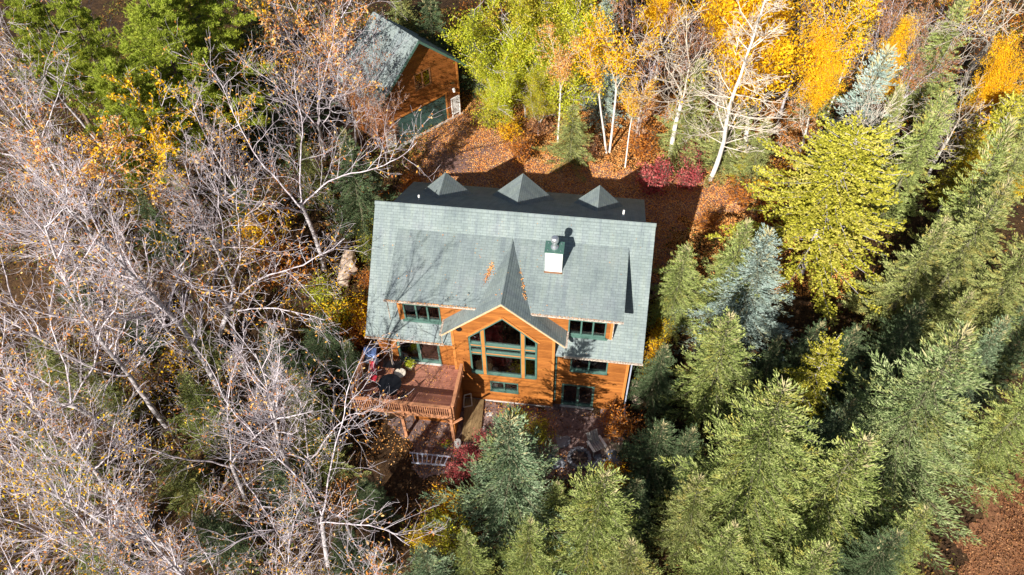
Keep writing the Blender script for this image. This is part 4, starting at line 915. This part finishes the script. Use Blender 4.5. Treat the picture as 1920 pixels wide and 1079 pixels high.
# ---- spruces in front and to the right
SPL = [  # kind, px, py, h, width, needles, label
 ('spruce0', 948, 788, 10.4, 1.22, 'sp_blue', 'full blue green spruce directly in front of the gable by the walkway'),
 ('spruce1', 1118, 893, 9.6, 1.05, 'sp_green', 'pale tipped spruce at the bottom centre below the fire pit'),
 ('spruce2', 1388, 588, 9, 1.15, 'sp_green', 'sunlit green spruce with yellowish top shoots right of the house corner'),
 ('spruce0', 1440, 440, 8.5, 1.3, 'sp_silver', 'silver blue spruce standing left of the large yellow green cedar'),
 ('spruce1', 1290, 455, 7, 1.05, 'sp_green', 'small green spruce nearest the right end of the house roof'),
 ('spruce2', 1400, 402, 8, 1.0, 'sp_green', 'green spruce behind the silver blue one at the driveway end'),
 ('spruce3', 1492, 745, 13, 1.12, 'sp_green', 'very large pale green spruce at the lower right centre with bare beige leader'),
 ('spruce4', 1845, 632, 13.5, 1.25, 'sp_mix', 'broad tall spruce with many pale top shoots at the lower right'),
 ('spruce2', 1620, 800, 11, 1.15, 'sp_green', 'medium spruce squeezed between the two largest lower right spruces'),
 ('spruce1', 1590, 742, 7, .8, 'sp_blue', 'small bluish spruce below the small yellow cedar'),
 ('narrow', 1652, 92, 12, 1.25, 'sp_silver', 'tall pale blue spruce rising above the golden trees on the upper right'),
 ('spruce1', 1768, 168, 10, .8, 'sp_green', 'pale spruce left of the distant dirt road shadow'),
 ('narrow', 1705, 168, 9, .95, 'sp_olive', 'narrow spruce between the pale blue one and the road side spruce'),
 ('spruce4', 1880, 345, 11, 1.0, 'sp_olive', 'wide olive green spruce at the right edge below the dirt road'),
 ('spruce2', 1780, 400, 9, .95, 'sp_olive', 'olive spruce touching the right side of the yellow green cedar'),
 ('spruce0', 1905, 590, 8, .8, 'sp_blue', 'blue green spruce cut by the right edge above the broad tall spruce'),
 ('spruce4', 1760, 960, 8, .9, 'sp_green', 'green spruce at the bottom edge beside the brown field'),
 ('spruce3', 1700, 1010, 9, .8, 'sp_dark_shaded', 'dark spruce in shade at the bottom edge between the large spruces'),
 ('spruce1', 800, 1030, 7, .95, 'sp_blue', 'blue green spruce cut by the bottom edge left of centre'),
 ('spruce2', 882, 1010, 7, .75, 'sp_green', 'green spruce at the bottom edge between two bluish ones'),
 ('spruce0', 985, 985, 7, .9, 'sp_green', 'green spruce filling the bottom centre below the blue green front spruce'),
 ('spruce2', 1040, 900, 6, .8, 'sp_green', 'smaller spruce left of the pale tipped one, below the stones'),
 ('spruce0', 1205, 1000, 8, .9, 'sp_olive', 'olive spruce at the bottom edge right of the pale tipped one'),
 ('spruce2', 1240, 640, 6.2, .95, 'sp_dark_shaded', 'dark shaded spruce beside the right house wall'),
 ('spruce1', 1235, 800, 6, 1.2, 'sp_dark_shaded', 'dark spruce in deep shade right of the orange patio shrub'),
 ('spruce0', 1200, 900, 5.5, 1.1, 'sp_dark_shaded', 'low dark spruce right of the ochre shrub near the fire pit'),
 ('spruce2', 1330, 900, 8, .9, 'sp_olive', 'thin shaded olive spruce left of the very large pale green one'),
 ('spruce0', 1290, 790, 7, .8, 'sp_dark_shaded', 'dark spruce behind the sunlit one right of the house corner'),
 ('spruce1', 1620, 610, 7, .9, 'sp_dark_shaded', 'dark spruce in shadow under the yellow green cedar'),
 ('spruce0', 1530, 600, 7, .9, 'sp_dark_shaded', 'dark spruce between the silver blue spruce and the small cedar'),
 ('spruce2', 1730, 560, 7, 1.0, 'sp_dark_shaded', 'dark spruce in the shaded gap above the broad tall spruce'),
 ('spruce1', 1830, 540, 7, .9, 'sp_olive', 'half shaded olive spruce in the gap near the right edge'),
 ('spruce0', 1460, 640, 6, .9, 'sp_dark_shaded', 'dark low spruce right of the sunlit spruce with yellowish shoots'),
 ('spruce2', 1400, 1000, 8, .9, 'sp_green', 'green spruce at the bottom edge under the very large pale one'),
 ('spruce0', 1560, 1010, 9, .9, 'sp_green', 'green spruce at the bottom edge right of the very large pale one'),
 ('spruce1', 450, 5, 11, 1.0, 'sp_dark_shaded', 'dark green spruce in shade right of the bright white pine'),
 ('spruce2', 385, 60, 10, 1.0, 'sp_dark_shaded', 'dark spruce tucked behind the right edge of the white pine'),
 ('spruce0', 800, -30, 9, 1.0, 'sp_dark_shaded', 'dark spruce behind the garage roof ridge'),
 ('spruce1', 880, 20, 7, .8, 'sp_dark_shaded', 'dark shaded spruce right of the garage roof'),
 ('spruce2', 740, -60, 9, .9, 'sp_olive', 'olive spruce at the top edge behind the garage'),
 ('spruce0', 1150, -20, 10, .8, 'sp_silver', 'pale blue spruce at the top edge between the maple and the yellow aspens'),
 ('spruce1', 1075, 200, 4.6, 1.5, 'sp_olive', 'low olive spruce whose foot lies in the shadow of the house gables'),
 ('spruce2', 1390, 130, 8, 1.0, 'sp_olive', 'grey olive spruce behind the leaning white trunks'),
 ('spruce0', 1310, 110, 8, 1.0, 'sp_olive', 'grey olive spruce behind the bare white birch'),
 ('spruce1', 1440, 220, 6, 1.0, 'sp_olive', 'olive spruce right of the leaning white trunks near the red bushes'),
 ('spruce2', 1810, -20, 10, .9, 'sp_green', 'pale green spruce behind the bare white tree at the upper right'),
 ('spruce1', 1870, 120, 7, .8, 'sp_green', 'olive spruce above the dirt road at the right'),
 ('spruce0', 1580, 60, 7, .8, 'sp_olive', 'olive spruce half hidden behind the golden tree'),
 ('spruce3', 1975, 430, 11, .9, 'sp_olive', 'olive spruce cut by the right edge beside the wide olive one'),
 ('spruce4', 1990, 690, 10, .9, 'sp_green', 'green spruce cut by the right edge beside the broad tall one'),
 ('spruce2', 1960, 560, 8, .9, 'sp_dark_shaded', 'dark spruce in shade at the right edge at mid height'),
 ('spruce1', 1940, 250, 8, .9, 'sp_olive', 'olive spruce at the right edge beside the dirt road'),
 ('narrow', 1918, 236, 12, 1.0, 'sp_green', 'tall narrow spruce whose shadow falls across the dirt road'),
 ('spruce0', 1990, 120, 9, 1.0, 'sp_olive', 'yellowish spruce cut by the right edge near the top'),
 ('spruce2', 40, 800, 7, 1.0, 'sp_olive', 'olive spruce among bare crowns near the lower left edge'),
 ('spruce0', 330, 700, 6.5, 1.0, 'sp_green', 'green spruce showing between the leaning trunks'),
 ('spruce1', 60, 640, 6, 1.0, 'sp_olive', 'olive spruce near the left edge below mid height'),
 ('spruce0', 250, 350, 6, .9, 'sp_dark_shaded', 'dark spruce below the small bright pine'),
 ('spruce2', 560, 780, 6, 1.0, 'sp_olive', 'olive spruce just above the radiating limbs'),
 # dark conifers under the bare left-hand woods
 ('spruce1', 585, 590, 5.5, 1.25, 'sp_dark_shaded', 'dark green spruce left of the deck under bare branches'),
 ('spruce2', 500, 620, 5.5, 1.2, 'sp_dark_shaded', 'shaded spruce behind a leafless trunk left of the house'),
 ('spruce0', 648, 640, 4.5, .95, 'sp_dark_shaded', 'small dark spruce touching the left deck railing'),
 ('spruce2', 640, 235, 9, .95, 'sp_dark_shaded', 'dark spruce between the garage and the left end of the house'),  # height raised so that its shadow falls on the lower garage
 ('spruce1', 690, 300, 4, .9, 'sp_dark_shaded', 'small dark spruce at the left rear corner of the house'),
 ('spruce0', 545, 700, 5, 1.1, 'sp_olive', 'olive understory spruce seen through branches below left of the deck'),
 ('spruce1', 500, 860, 5, 1.0, 'sp_blue', 'bluish understory spruce among the bare crowns at the bottom left'),
 ('spruce2', 300, 850, 5, 1.0, 'sp_olive', 'olive spruce seen through twigs in the lower left woods'),
 ('spruce0', 120, 1000, 5, 1.0, 'sp_green', 'bright green young spruce at the bottom left'),
 ('spruce1', 350, 590, 5, .9, 'sp_olive', 'olive young spruce in the middle of the left woods'),
 ('spruce2', 100, 480, 5, 1.0, 'sp_dark_shaded', 'dark young spruce near the left edge under leaning trunks'),
 ('spruce0', 380, 960, 5, 1.2, 'sp_dark_shaded', 'dark spruce at the bottom edge under the spreading bare crowns'),
 ('spruce1', 680, 900, 4, 1.1, 'sp_dark_shaded', 'dark low spruce in shade below the ladder'),
 ('spruce2', 640, 1000, 5, 1.1, 'sp_dark_shaded', 'dark spruce under the lowest spreading crown left of centre'),
 ('spruce0', 440, 330, 5, 1.0, 'sp_dark_shaded', 'dark young spruce left of the long pale trunk beside the log'),
 ('spruce1', 220, 560, 5, .9, 'sp_dark_shaded', 'dark young spruce between two long leaning grey trunks'),
 ('spruce2', 170, 700, 5, .9, 'sp_olive', 'olive young spruce in the lower part of the left woods'),
 ('spruce0', 560, 250, 6, .8, 'sp_olive', 'thin olive spruce behind the crown of the long pale trunk'),
]
for k_, x_, y_, h_, w_, m_, lb in SPL:
    top(k_, x_, y_, h_, w_, 'spruce_tree', lb, 'spruce', 'spruces', needles=m_, tilt=(rr_.uniform(-.05, .05), rr_.uniform(-.05, .05), 1))
for x_, y_, h_ in ((46, -6, 9), (50, 0, 10), (47, 6, 9), (53, 9, 11), (46, 26, 9), (55, 20, 10), (60, 30, 10), (44, -16, 8)):
    place('spruce%d' % (x_ % 3), (x_, y_, float(ground(x_, y_))), h_, 1.1, 'spruce_tree', 'spruce in the row standing beyond the right edge of the woods', 'spruce', 'spruces beyond the right edge')
top('cedar0', 1610, 245, 10.5, 1.35, 'cedar_tree', 'huge yellow green cedar with grey dead twigs showing, right of the driveway', 'cedar')
lean('white1', 1590, 420, 1630, 190, 11, .8, 'dead_tree', 'pale dead snag standing in the crown of the huge yellow green cedar', 'dead tree', leaves=None)
top('cedar1', 1562, 640, 7.5, .85, 'cedar_tree', 'small yellow green cedar with bare top twigs above the large right spruces', 'cedar', needles='cedar')
top('cedar1', 1835, 262, 6, .8, 'cedar_tree', 'bright yellow green cedar just below the dirt road', 'cedar', needles='cedar')
top('cedar1', 1910, 180, 8, 1.0, 'cedar_tree', 'yellow green cedar at the right edge above the dirt road', 'cedar', needles='cedar')
top('cedar1', 1380, 220, 4, .8, 'cedar_tree', 'low yellow green cedar below the leaning white trunks', 'cedar', needles='ygreen')
top('cedar1', 1400, 285, 3, .8, 'cedar_tree', 'low yellowish bush like cedar beside the driveway end', 'cedar', needles='ygreen')
top('pine0', 275, 0, 13.5, 1.15, 'pine_tree', 'large bright green white pine at the upper left', 'pine')
top('pine1', 195, 120, 12, .85, 'pine_tree', 'bright green pine lower left of the large white pine', 'pine')
top('pine1', 330, -60, 14, 1.1, 'pine_tree', 'white pine at the top edge behind the large one', 'pine')
top('pine0', 20, -40, 12, .7, 'pine_tree', 'green pine in the top left corner', 'pine')
top('pine0', 215, 215, 8, .7, 'pine_tree', 'small bright pine at the foot of the large white pine', 'pine')
top('pine1', 110, -20, 12, .7, 'pine_tree', 'yellowish green pine between the corner pine and the large one', 'pine')

# ---- leafy trees behind the house
top('maple0', 1010, 20, 9, 1.0, 'maple_tree', 'bright yellow green maple right of the garage', 'maple', leaves='lime')
top('maple1', 1080, -40, 9.5, 1.0, 'maple_tree', 'yellow green maple turning orange at the top edge', 'maple', leaves='ygreen')
top('maple1', 985, 85, 6, .85, 'maple_tree', 'lower bright green maple in front of the two larger ones', 'maple', leaves='lime')
top('golden', 1480, -25, 13, 1.05, 'golden_tree', 'broad golden orange tree with white limbs at the top right of centre', 'deciduous tree')
top('golden', 1400, -60, 12, .7, 'golden_tree', 'golden crown left of the broad golden orange tree at the top edge', 'deciduous tree')
top('golden', 1575, 70, 9, .6, 'golden_tree', 'golden tree right of the tall white trunk', 'deciduous tree')
top('aspen0', 1640, -30, 10, .9, 'poplar_tree', 'bright yellow poplar at the top edge between pinkish brush', 'poplar', leaves='yellow')
lean('aspen0', 1137, 287, 1115, 55, 10.5, .8, 'birch_tree', 'left stem of the twin white birch with yellow crown behind the middle roof gable', 'birch')
lean('aspen1', 1143, 286, 1168, 38, 11, .85, 'birch_tree', 'right stem of the twin white birch with yellow crown', 'birch', leaves='gold')
lean('aspen1', 1172, 315, 1195, 150, 7, .8, 'birch_tree', 'slim white birch right of the twin stemmed one', 'birch', leaves='gold')
lean('aspen1', 1046, 268, 1055, 70, 9, .9, 'birch_tree', 'white stemmed birch in front of the yellow green maples', 'birch', leaves='mixl')
lean('white1', 1257, 294, 1275, 30, 12, 1.0, 'birch_tree', 'bare white forked birch rising from the red bush', 'birch')
lean('white0', 1331, 338, 1475, 10, 15, 1.0, 'birch_tree', 'tall leaning white tree with many bare side limbs', 'birch')
lean('white0', 1372, 262, 1402, 60, 11, .8, 'birch_tree', 'second bare white trunk close beside the tall leaning one', 'birch')
lean('aspen1', 1518, 208, 1590, 10, 11, .9, 'birch_tree', 'leaning white trunk crossing the golden foliage', 'birch', leaves='gold')
lean('white1', 1805, 160, 1880, 0, 11, 1.0, 'birch_tree', 'bare white tree with a broken limb at the upper right', 'birch')
lean('white1', 1665, 170, 1745, 40, 8, .9, 'birch_tree', 'small bare white tree behind the tall pale blue spruce', 'birch')
top('golden', 1915, 80, 9, .5, 'golden_tree', 'golden crown at the right edge above the dirt road', 'deciduous tree')
top('golden', 1690, 60, 9, .5, 'golden_tree', 'narrow golden tree behind the tall pale blue spruce', 'deciduous tree')
top('maple0', 1880, 285, 5, .8, 'maple_tree', 'yellow leafed tree at the right edge just below the dirt road', 'maple', leaves='yellow')
lean('white1', 1740, 330, 1800, 170, 9, .8, 'birch_tree', 'bare white tree between the conifers left of the dirt road', 'birch')
lean('fork1', 610, 300, 600, 90, 12, .8, 'bare_tree', 'leafless tree whose twigs cross the garage roof and door', 'bare tree')
lean('leafyfork1', 668, 275, 655, 130, 9, .7, 'bare_tree', 'rusty leafed thin tree against the left side wall of the garage', 'birch', leaves='rust')
top('maple0', 945, 125, 4.8, .95, 'maple_tree', 'low bright green maple at the edge of the orange leaves near the garage', 'maple', leaves='lime')
top('maple1', 1010, 150, 4.6, .8, 'maple_tree', 'low yellow green maple left of the low olive spruce', 'maple', leaves='ygreen')
lean('fork3', 600, 150, 590, -20, 12, .9, 'bare_tree', 'leafless crown at the top edge covering the rear of the garage roof', 'bare tree', leaves='orange')
for i, (x_, y_, h_, k_, m_) in enumerate([(1225, 20, 10, 'leafyfork0', 'rust'), (1700, 20, 8, 'leafyfork1', 'rust'), (1745, 80, 7, 'leafyfork0', 'rust'), (1330, 30, 9, 'leafyfork1', 'rust'), (1260, -60, 9, 'golden', 'gold'), (1550, -70, 12, 'leafyfork0', 'gold'), (1685, 130, 6, 'leafyfork1', 'orange'), (1210, 150, 5, 'leafyfork0', 'rust'), (1850, -60, 9, 'leafyfork0', 'gold'), (1720, -60, 10, 'leafyfork0', 'rust')]):
    top(k_, x_, y_, h_, .8, 'thin_tree', 'thinly leafed rusty brown tree in the band of trees behind the driveway', 'deciduous tree', 'rusty trees behind the driveway', leaves=m_)

# ---- bare trees on the left
lean('fork2', 600, 915, 560, 745, 9.5, .95, 'bare_tree', 'leafless tree with bright radiating limbs left of the ladder', 'bare tree')
lean('fork0', 610, 508, 505, 150, 14, .85, 'bare_tree', 'leafless tree with long pale trunk whose foot stands beside the log', 'bare tree')
lean('fork1', 404, 665, 430, 400, 12, 1.1, 'bare_tree', 'leafless tree with dense upright crown in the middle of the left woods', 'bare tree')
lean('bare0', 435, 765, 130, 330, 15, 1.05, 'bare_tree', 'long grey trunk leaning up left across the middle of the left woods', 'bare tree')
lean('bare1', 312, 800, 20, 450, 15, 1.0, 'bare_tree', 'long grey trunk leaning up left below the first leaning one', 'bare tree')
lean('bare2', 226, 962, 20, 700, 13, 1.0, 'bare_tree', 'brown leaning trunk in the lower left corner', 'bare tree')
lean('fork2', 70, 200, -10, 20, 12, .9, 'bare_tree', 'thick pale branching tree in the top left corner', 'bare tree')
lean('bare0', 570, 930, 430, 655, 14, .72, 'bare_tree', 'tall straight leafless tree behind the radiating limbs, leaning up left', 'bare tree')
lean('fork3', 615, 1060, 555, 830, 12, .85, 'bare_tree', 'leafless tree with limbs reaching right at the bottom edge', 'bare tree')
lean('fork1', 225, 1025, 185, 880, 9, 1.1, 'bare_tree', 'leafless tree with arching limbs at the bottom left', 'bare tree')
lean('fork0', 460, 935, 395, 770, 10, 1.0, 'bare_tree', 'leafless tree left of the one with radiating limbs', 'bare tree')
lean('leafyfork0', 655, 225, 608, 0, 12, .95, 'bare_tree', 'thin crown with orange leaves overhanging the garage roof', 'birch', leaves='mixl')
lean('leafyfork1', 730, 330, 700, 190, 8, .62, 'bare_tree', 'reddish twigged small tree beside the left end of the garage door', 'birch', leaves='rust')
lean('leafyfork0', 335, 390, 300, 180, 11, .9, 'bare_tree', 'orange leafed crown below the bright pines', 'birch', leaves='gold')
lean('leafyfork1', 180, 470, 130, 270, 11, .9, 'bare_tree', 'orange leafed crown at the left below the small pine', 'birch', leaves='mixl')
lean('leafyfork1', 520, 215, 490, 60, 10, .7, 'bare_tree', 'sparse yellow leafed tree left of the garage', 'birch', leaves='gold')
rnd = random.Random(21)
for x_, y_, lb in [(60, 330, 'at the left edge below the top corner'), (30, 560, 'at the left edge at mid height'), (250, 470, 'left of the dense upright crown'), (330, 300, 'just under the orange leafed crown'), (60, 900, 'in the lower left corner above the leaning brown trunk'), (330, 1010, 'at the bottom edge right of the arching limbs'), (130, 820, 'left of the leaning brown trunk'), (480, 1090, 'cut by the bottom edge below the spreading crowns'), (690, 1130, 'cut by the bottom edge left of the bottom spruces'), (20, 1060, 'in the very bottom left corner'), (500, 730, 'above the radiating limbs, left of the deck'), (190, 380, 'below the small bright pine'), (-30, 760, 'leaning in from the left edge, low'), (60, 30, 'behind the pines in the top left corner'), (150, -50, 'at the top edge among the left pines'), (-40, 80, 'at the left edge just below the top left corner'), (-40, 420, 'leaning in from the left edge, high'), (420, 210, 'right of the large pine, left of the pale forked crown'), (90, 200, 'under the top left pines'), (520, 10, 'at the top edge left of the garage'), (20, 180, 'at the left edge under the corner pine'), (680, 60, 'at the top edge over the garage roof'), (240, 1110, 'cut by the bottom edge left of centre of the woods'), (600, 1080, 'right of the crown reaching over the bottom edge')]:
    h_ = rnd.uniform(9.5, 13) if x_ < 500 else rnd.uniform(7.5, 9)
    k_ = rnd.choice(['bare0', 'bare1', 'bare2', 'fork0', 'fork1', 'fork2', 'fork3'])
    top(k_, x_, y_, h_, rnd.uniform(.8, 1.0), 'bare_tree', 'leafless grey twigged tree ' + lb, 'bare tree', 'leafless trees of the left woods', leaves=rnd.choice(['mixl', 'orange', 'gold', 'rust']) if y_ < 560 else rnd.choice(['mixl', 'gold']),
        tilt=(-.2 + rnd.uniform(-.15, .15), rnd.uniform(-.12, .12), 1))
# saplings in the undergrowth
for i in range(34):
    x_, y_ = rnd.uniform(-20, 700), rnd.uniform(60, 1079)
    if 560 < x_ and 420 < y_ < 930: continue
    top(rnd.choice(['sapling', 'sapling1']), x_, y_, rnd.uniform(3, 6), 1.2, 'sapling', 'thin leafless sapling in the undergrowth of the left-hand woods', 'sapling', 'saplings of the left woods', leaves=rnd.choice(['mixl', 'orange', 'gold']))
for i in range(24):
    x_, y_ = rnd.uniform(1150, 1900), rnd.uniform(-30, 230)
    top(rnd.choice(['sapling', 'sapling1']), x_, y_, rnd.uniform(3, 6), 1.2, 'sapling', 'thin rusty leafed sapling in the woods behind the driveway', 'sapling', 'saplings behind the driveway', leaves=rnd.choice(['rust', 'orange', 'gold']), trunk='twigw', branches='twigw')

# ---- shrubs
SH = [(1235, 312, 2.0, 1.2, 'redl', 'crimson bush at the foot of the bare white forked birch'),
 (1300, 270, 1.8, .8, 'redl', 'red bush left of the leaning white trunk'), (1300, 318, 1.5, .9, 'redl', 'low red bush below the other red bush by the driveway'),
 (1395, 345, 1.6, 1.1, 'orange', 'orange red bush at the right end of the driveway'), (1430, 320, 1.8, 1.0, 'gold', 'golden bush behind the orange red one'),
 (975, 265, 1.6, 1.0, 'orange', 'orange bush beyond the middle roof gable'), (1010, 215, 1.6, 1.0, 'rust', 'pinkish brown bush left of the low olive spruce'),
 (920, 195, 2.0, 1.2, 'ygreen', 'yellow green bush right of the garage corner'), (955, 230, 1.4, 1.0, 'gold', 'yellow bush between the garage and the driveway leaves'),
 (1210, 250, 1.6, 1.2, 'orange', 'orange bush between the slim white birch and the crimson bush'), (1100, 262, 1.5, 1.0, 'rust', 'rusty bush under the twin trunked birch'),
 (1240, 610, 1.6, .8, 'yellow', 'sunlit yellow bush along the right side of the house'), (1228, 650, 1.3, .7, 'gold', 'golden bush below the yellow one at the right side of the house'), (1218, 690, 1.1, .6, 'yellow', 'small yellow bush at the right front corner of the house'),
 (1250, 560, 1.4, .8, 'ygreen', 'shaded yellow green bush along the right side wall'),
 (1162, 780, 1.7, .95, 'orange', 'orange bush at the right edge of the front patio'), (1150, 885, 1.6, .9, 'gold', 'ochre bush in shade below the fire pit'),
 (968, 778, 1.3, .75, 'ygreen', 'yellow green bush behind the front spruce'), (1010, 800, 1.2, .7, 'ygreen', 'small green bush right of the yellow green one behind the spruce'),
 (880, 850, .8, .9, 'redl', 'red low bush between the walkway and the front spruce'), (860, 880, .8, .7, 'redl', 'small red bush lower left of the front spruce'), (905, 820, .7, .6, 'redl', 'tiny red bush at the end of the walkway'),
 (838, 935, 1.2, .8, 'gold', 'golden bush left of the front spruce'), (815, 975, 1.4, .9, 'ygreen', 'green bush at the lower left of the front spruce'), (790, 1000, 1.1, .7, 'yellow', 'yellow bush near the bottom edge left of the spruces'), (850, 1000, 1.4, 1, 'ygreen', 'yellow green bush between the bottom spruces'),
 (690, 420, 1.4, .8, 'ygreen', 'yellow green bush against the upper left side of the house'), (684, 462, 1.1, .5, 'lime', 'bright leafy bush right of the log'), (690, 512, 1.0, .5, 'orange', 'orange bush between the log and the house'),
 (676, 572, 1.4, .8, 'gold', 'golden bush below the log'), (632, 572, 1.3, .9, 'ygreen', 'yellow green bush lower left of the log'), (600, 530, 1.2, .8, 'lime', 'green bush at the foot of the long pale trunk'),
 (668, 610, 1.2, .7, 'orange', 'orange bush near the left eave of the house'), (620, 590, 1.4, .9, 'gold', 'dull golden bush left of the house eave'), (520, 470, 2, 1.2, 'orange', 'orange bush left of the long pale trunk'), (695, 375, 1.5, .8, 'orange', 'orange bush at the upper left corner of the roof'),
 (770, 330, 1.1, .8, 'orange', 'orange bush behind the left roof gable'), (480, 400, 1.8, 1.1, 'gold', 'golden bush in the left woods above the orange one'),
 (1500, 300, 1.8, 1.2, 'gold', 'golden bush left of the huge cedar'), (1460, 380, 1.6, 1, 'orange', 'orange bush between the driveway and the huge cedar'),
 (1330, 405, .9, .8, 'orange', 'low orange bush at the sunny driveway edge')]
for x_, y_, h_, w_, m_, lb in SH:
    k_ = 'shrub%d' % rnd.randrange(3); gw_ = 1.0 if x_ > 700 or y_ > 640 or (600 < x_ < 690 and 450 < y_ < 570) else 1.35
    top(k_, x_, y_, h_ * gw_, w_ * 1.6 / h_ * .9, 'shrub', lb, 'bush', 'shrubs round the house', leaves=m_)
p = G(768, 673, 3.2); t = empty('potted_plant', (2.25, -5.45, DZ), 'lime green leafy plant in a pale pot beside the sliding deck door', 'potted plant')
m = MB(); m.lathe((2.25, -5.45, DZ), [(.15, 0), (.22, .32), (.24, .36), (.20, .36), (.19, .3)], 16); m.build('pot', M['cream'], t)
v, f = PROTO['shrub0'][1][1], None
rg = np.random.default_rng(9); P = rg.normal(size=(420, 3)) * (.13, .13, .08) + (0, 0, .46); o = link('foliage', npmesh('foliage', *leafquads(P, .045, rg, .8), M['lime']), t)
t = empty('potted_flowers', (4.55, -8.35, 0), 'pot of red flowers and yellow green leaves at the foot of the deck', 'flower pot')
m = MB(); m.lathe((4.55, -8.35, 0), [(.13, 0), (.18, .28), (.15, .27)], 14); m.build('pot', M['dgreen'], t)
P = rg.normal(size=(160, 3)) * (.13, .12, .07) + (0, 0, .4); link('foliage', npmesh('foliage', *leafquads(P, .05, rg, .8), M['ygreen']), t)
P = rg.normal(size=(50, 3)) * (.09, .09, .03) + (-.1, 0, .5); link('flowers', npmesh('flowers', *leafquads(P, .05, rg, .8), M['redl']), t)

# ---- ground cover (uncountable)
def litter(name, n, fx, size, mat, label, seed, hz=0.0, up=1.6):
    rg = np.random.default_rng(seed); x, y = fx(rg, n); z = ground(x, y) + .035 + rg.random(len(x)) * .03 + hz * rg.random(len(x)) ** 2
    V, F = leafquads(np.stack([x, y, z], 1), size, rg, up=up); o = link(name, npmesh(name, V, F, mat)); tag(o, label, 'leaves' , None, 'stuff'); return o
def inhouse(x, y): return (x > .5) & (x < 13.9) & (y > -5.2) & (y < 6.7)
def area(x0, x1, y0, y1, keep=None):
    def f(rg, n):
        x = rg.uniform(x0, x1, n); y = rg.uniform(y0, y1, n); k = ~inhouse(x, y)
        if keep is not None: k &= keep(x, y, rg)
        return x[k], y[k]
    return f
def patch(s, ph, th): return lambda x, y, rg: (np.sin(x * s + ph) + np.sin(y * s * 1.3 + ph * 2) + np.sin((x + y) * s * .7) + rg.normal(size=x.shape) * .7) > th
litter('fallen_leaves', 190000, area(-2, 27, 2.5, 22, lambda x, y, rg: (1.6 - np.hypot((x - 1.0) / 3.2, (y - 12.2) / 2.6) * .9 + .5 * np.sin(x * 1.3) * np.sin(y * 1.7) + rg.normal(size=x.shape) * .35) < 1.05), .045, M['litter'], 'bright orange fallen leaves over the driveway behind the house', 1)
litter('fallen_leaves', 60000, area(-32, 50, -19, 45, patch(.5, .3, -1.2)), .075, M['litterdull'], 'dull brown fallen leaves over the forest floor', 2)
litter('fallen_leaves', 9000, area(-1, 16, -13, -5.3, patch(1.3, 2., -.4)), .05, M['litter'], 'scattered fallen leaves on the front patio gravel', 3)
litter('undergrowth', 110000, area(-34, -.8, -19, 32, patch(.8, 4., -.5)), .085, M['mixg'], 'low mixed undergrowth of leaves and brush on the left woods floor', 4, .9, .6)
litter('undergrowth', 60000, area(15.5, 48, -16, 40, lambda x, y, rg: patch(.7, 1., -.2)(x, y, rg) & ~field(x, y) & ~road(x, y) & ~((y > 7) & (y < 13) & (x < 23))), .085, M['mixg'], 'low mixed undergrowth on the right woods floor', 5, .8, .6)
litter('undergrowth', 50000, area(-2, 50, 17, 45, lambda x, y, rg: patch(.7, 2., -.5)(x, y, rg) & ~((x < 4) & (y < 19)) & ~road(x, y)), .09, M['orange'], 'orange and rusty brush on the floor of the woods behind the driveway', 6, 1.2, .6)
litter('dry_grass', 90000, area(24, 42, -20, 0, lambda x, y, rg: field(x, y) & patch(1.1, 2., -.6)(x, y, rg)), .05, M['rust'], 'dry brown brush and grass on the field at the bottom right', 7, .5, .3)
def vleaves(n, a, b_, zf, wd, seed):
    rg = np.random.default_rng(seed); t = rg.random(n) ** 1.0; a = np.array(a); b_ = np.array(b_); p = a + (b_ - a) * t[:, None] + np.stack([rg.normal(size=n) * wd, rg.normal(size=n) * .15, np.zeros(n)], 1); p[:, 2] = [zf(*q[:2]) for q in p]; p[:, 2] += .03
    return leafquads(p, .045, rg, 2.)
def roof_front(x, y):
    z = max(HR + S * y if y > -5.075 else -9, 0); 
    if XL < x < XR and -YD < y < -YB: z = max(z, ZB + SD * (y + YB))
    return max(z, ZG - SG * abs(x - XC) if y > -YG else 0)
v1 = vleaves(150, (6.25, -3.35, 0), (6.55, -2.4, 0), roof_front, .07, 1); v2 = vleaves(60, (8.45, -4.3, 0), (7.9, -2.4, 0), roof_front, .03, 2)
rgx = np.random.default_rng(8); xs9 = rgx.uniform(.4, 14.2, 90); ys9 = rgx.uniform(-5, -.3, 90); v3 = leafquads(np.array([(a, b, roof_front(a, b) + .03) for a, b in zip(xs9, ys9)]), .035, rgx, 3.)
v4 = leafquads(np.array([(a, -YD - .05 + rgx.normal() * .02, ZD + .01) for a in np.concatenate([rgx.uniform(XL, 6, 160), rgx.uniform(8.8, XR, 60)])] + [(a, -D - .05, HE) for a in rgx.uniform(0, 4.2, 170)]), .035, rgx, 1.5)
o = link('roof_leaves', npmesh('roof_leaves', *join([v1, v2, v3, v4]), M['litter'])); tag(o, 'orange fallen leaves caught in the roof valleys beside the front gable', 'leaves', None, 'stuff')
rg = np.random.default_rng(5); x = rg.uniform(DX0, 4.6, 700); y = rg.uniform(DY0, DY1, 700)
o = link('deck_leaves', npmesh('deck_leaves', *leafquads(np.stack([x, y, np.full(700, DZ + .015)], 1), .035, rg, 3.), M['litter'])); tag(o, 'small fallen leaves scattered on the deck boards', 'leaves', None, 'stuff')
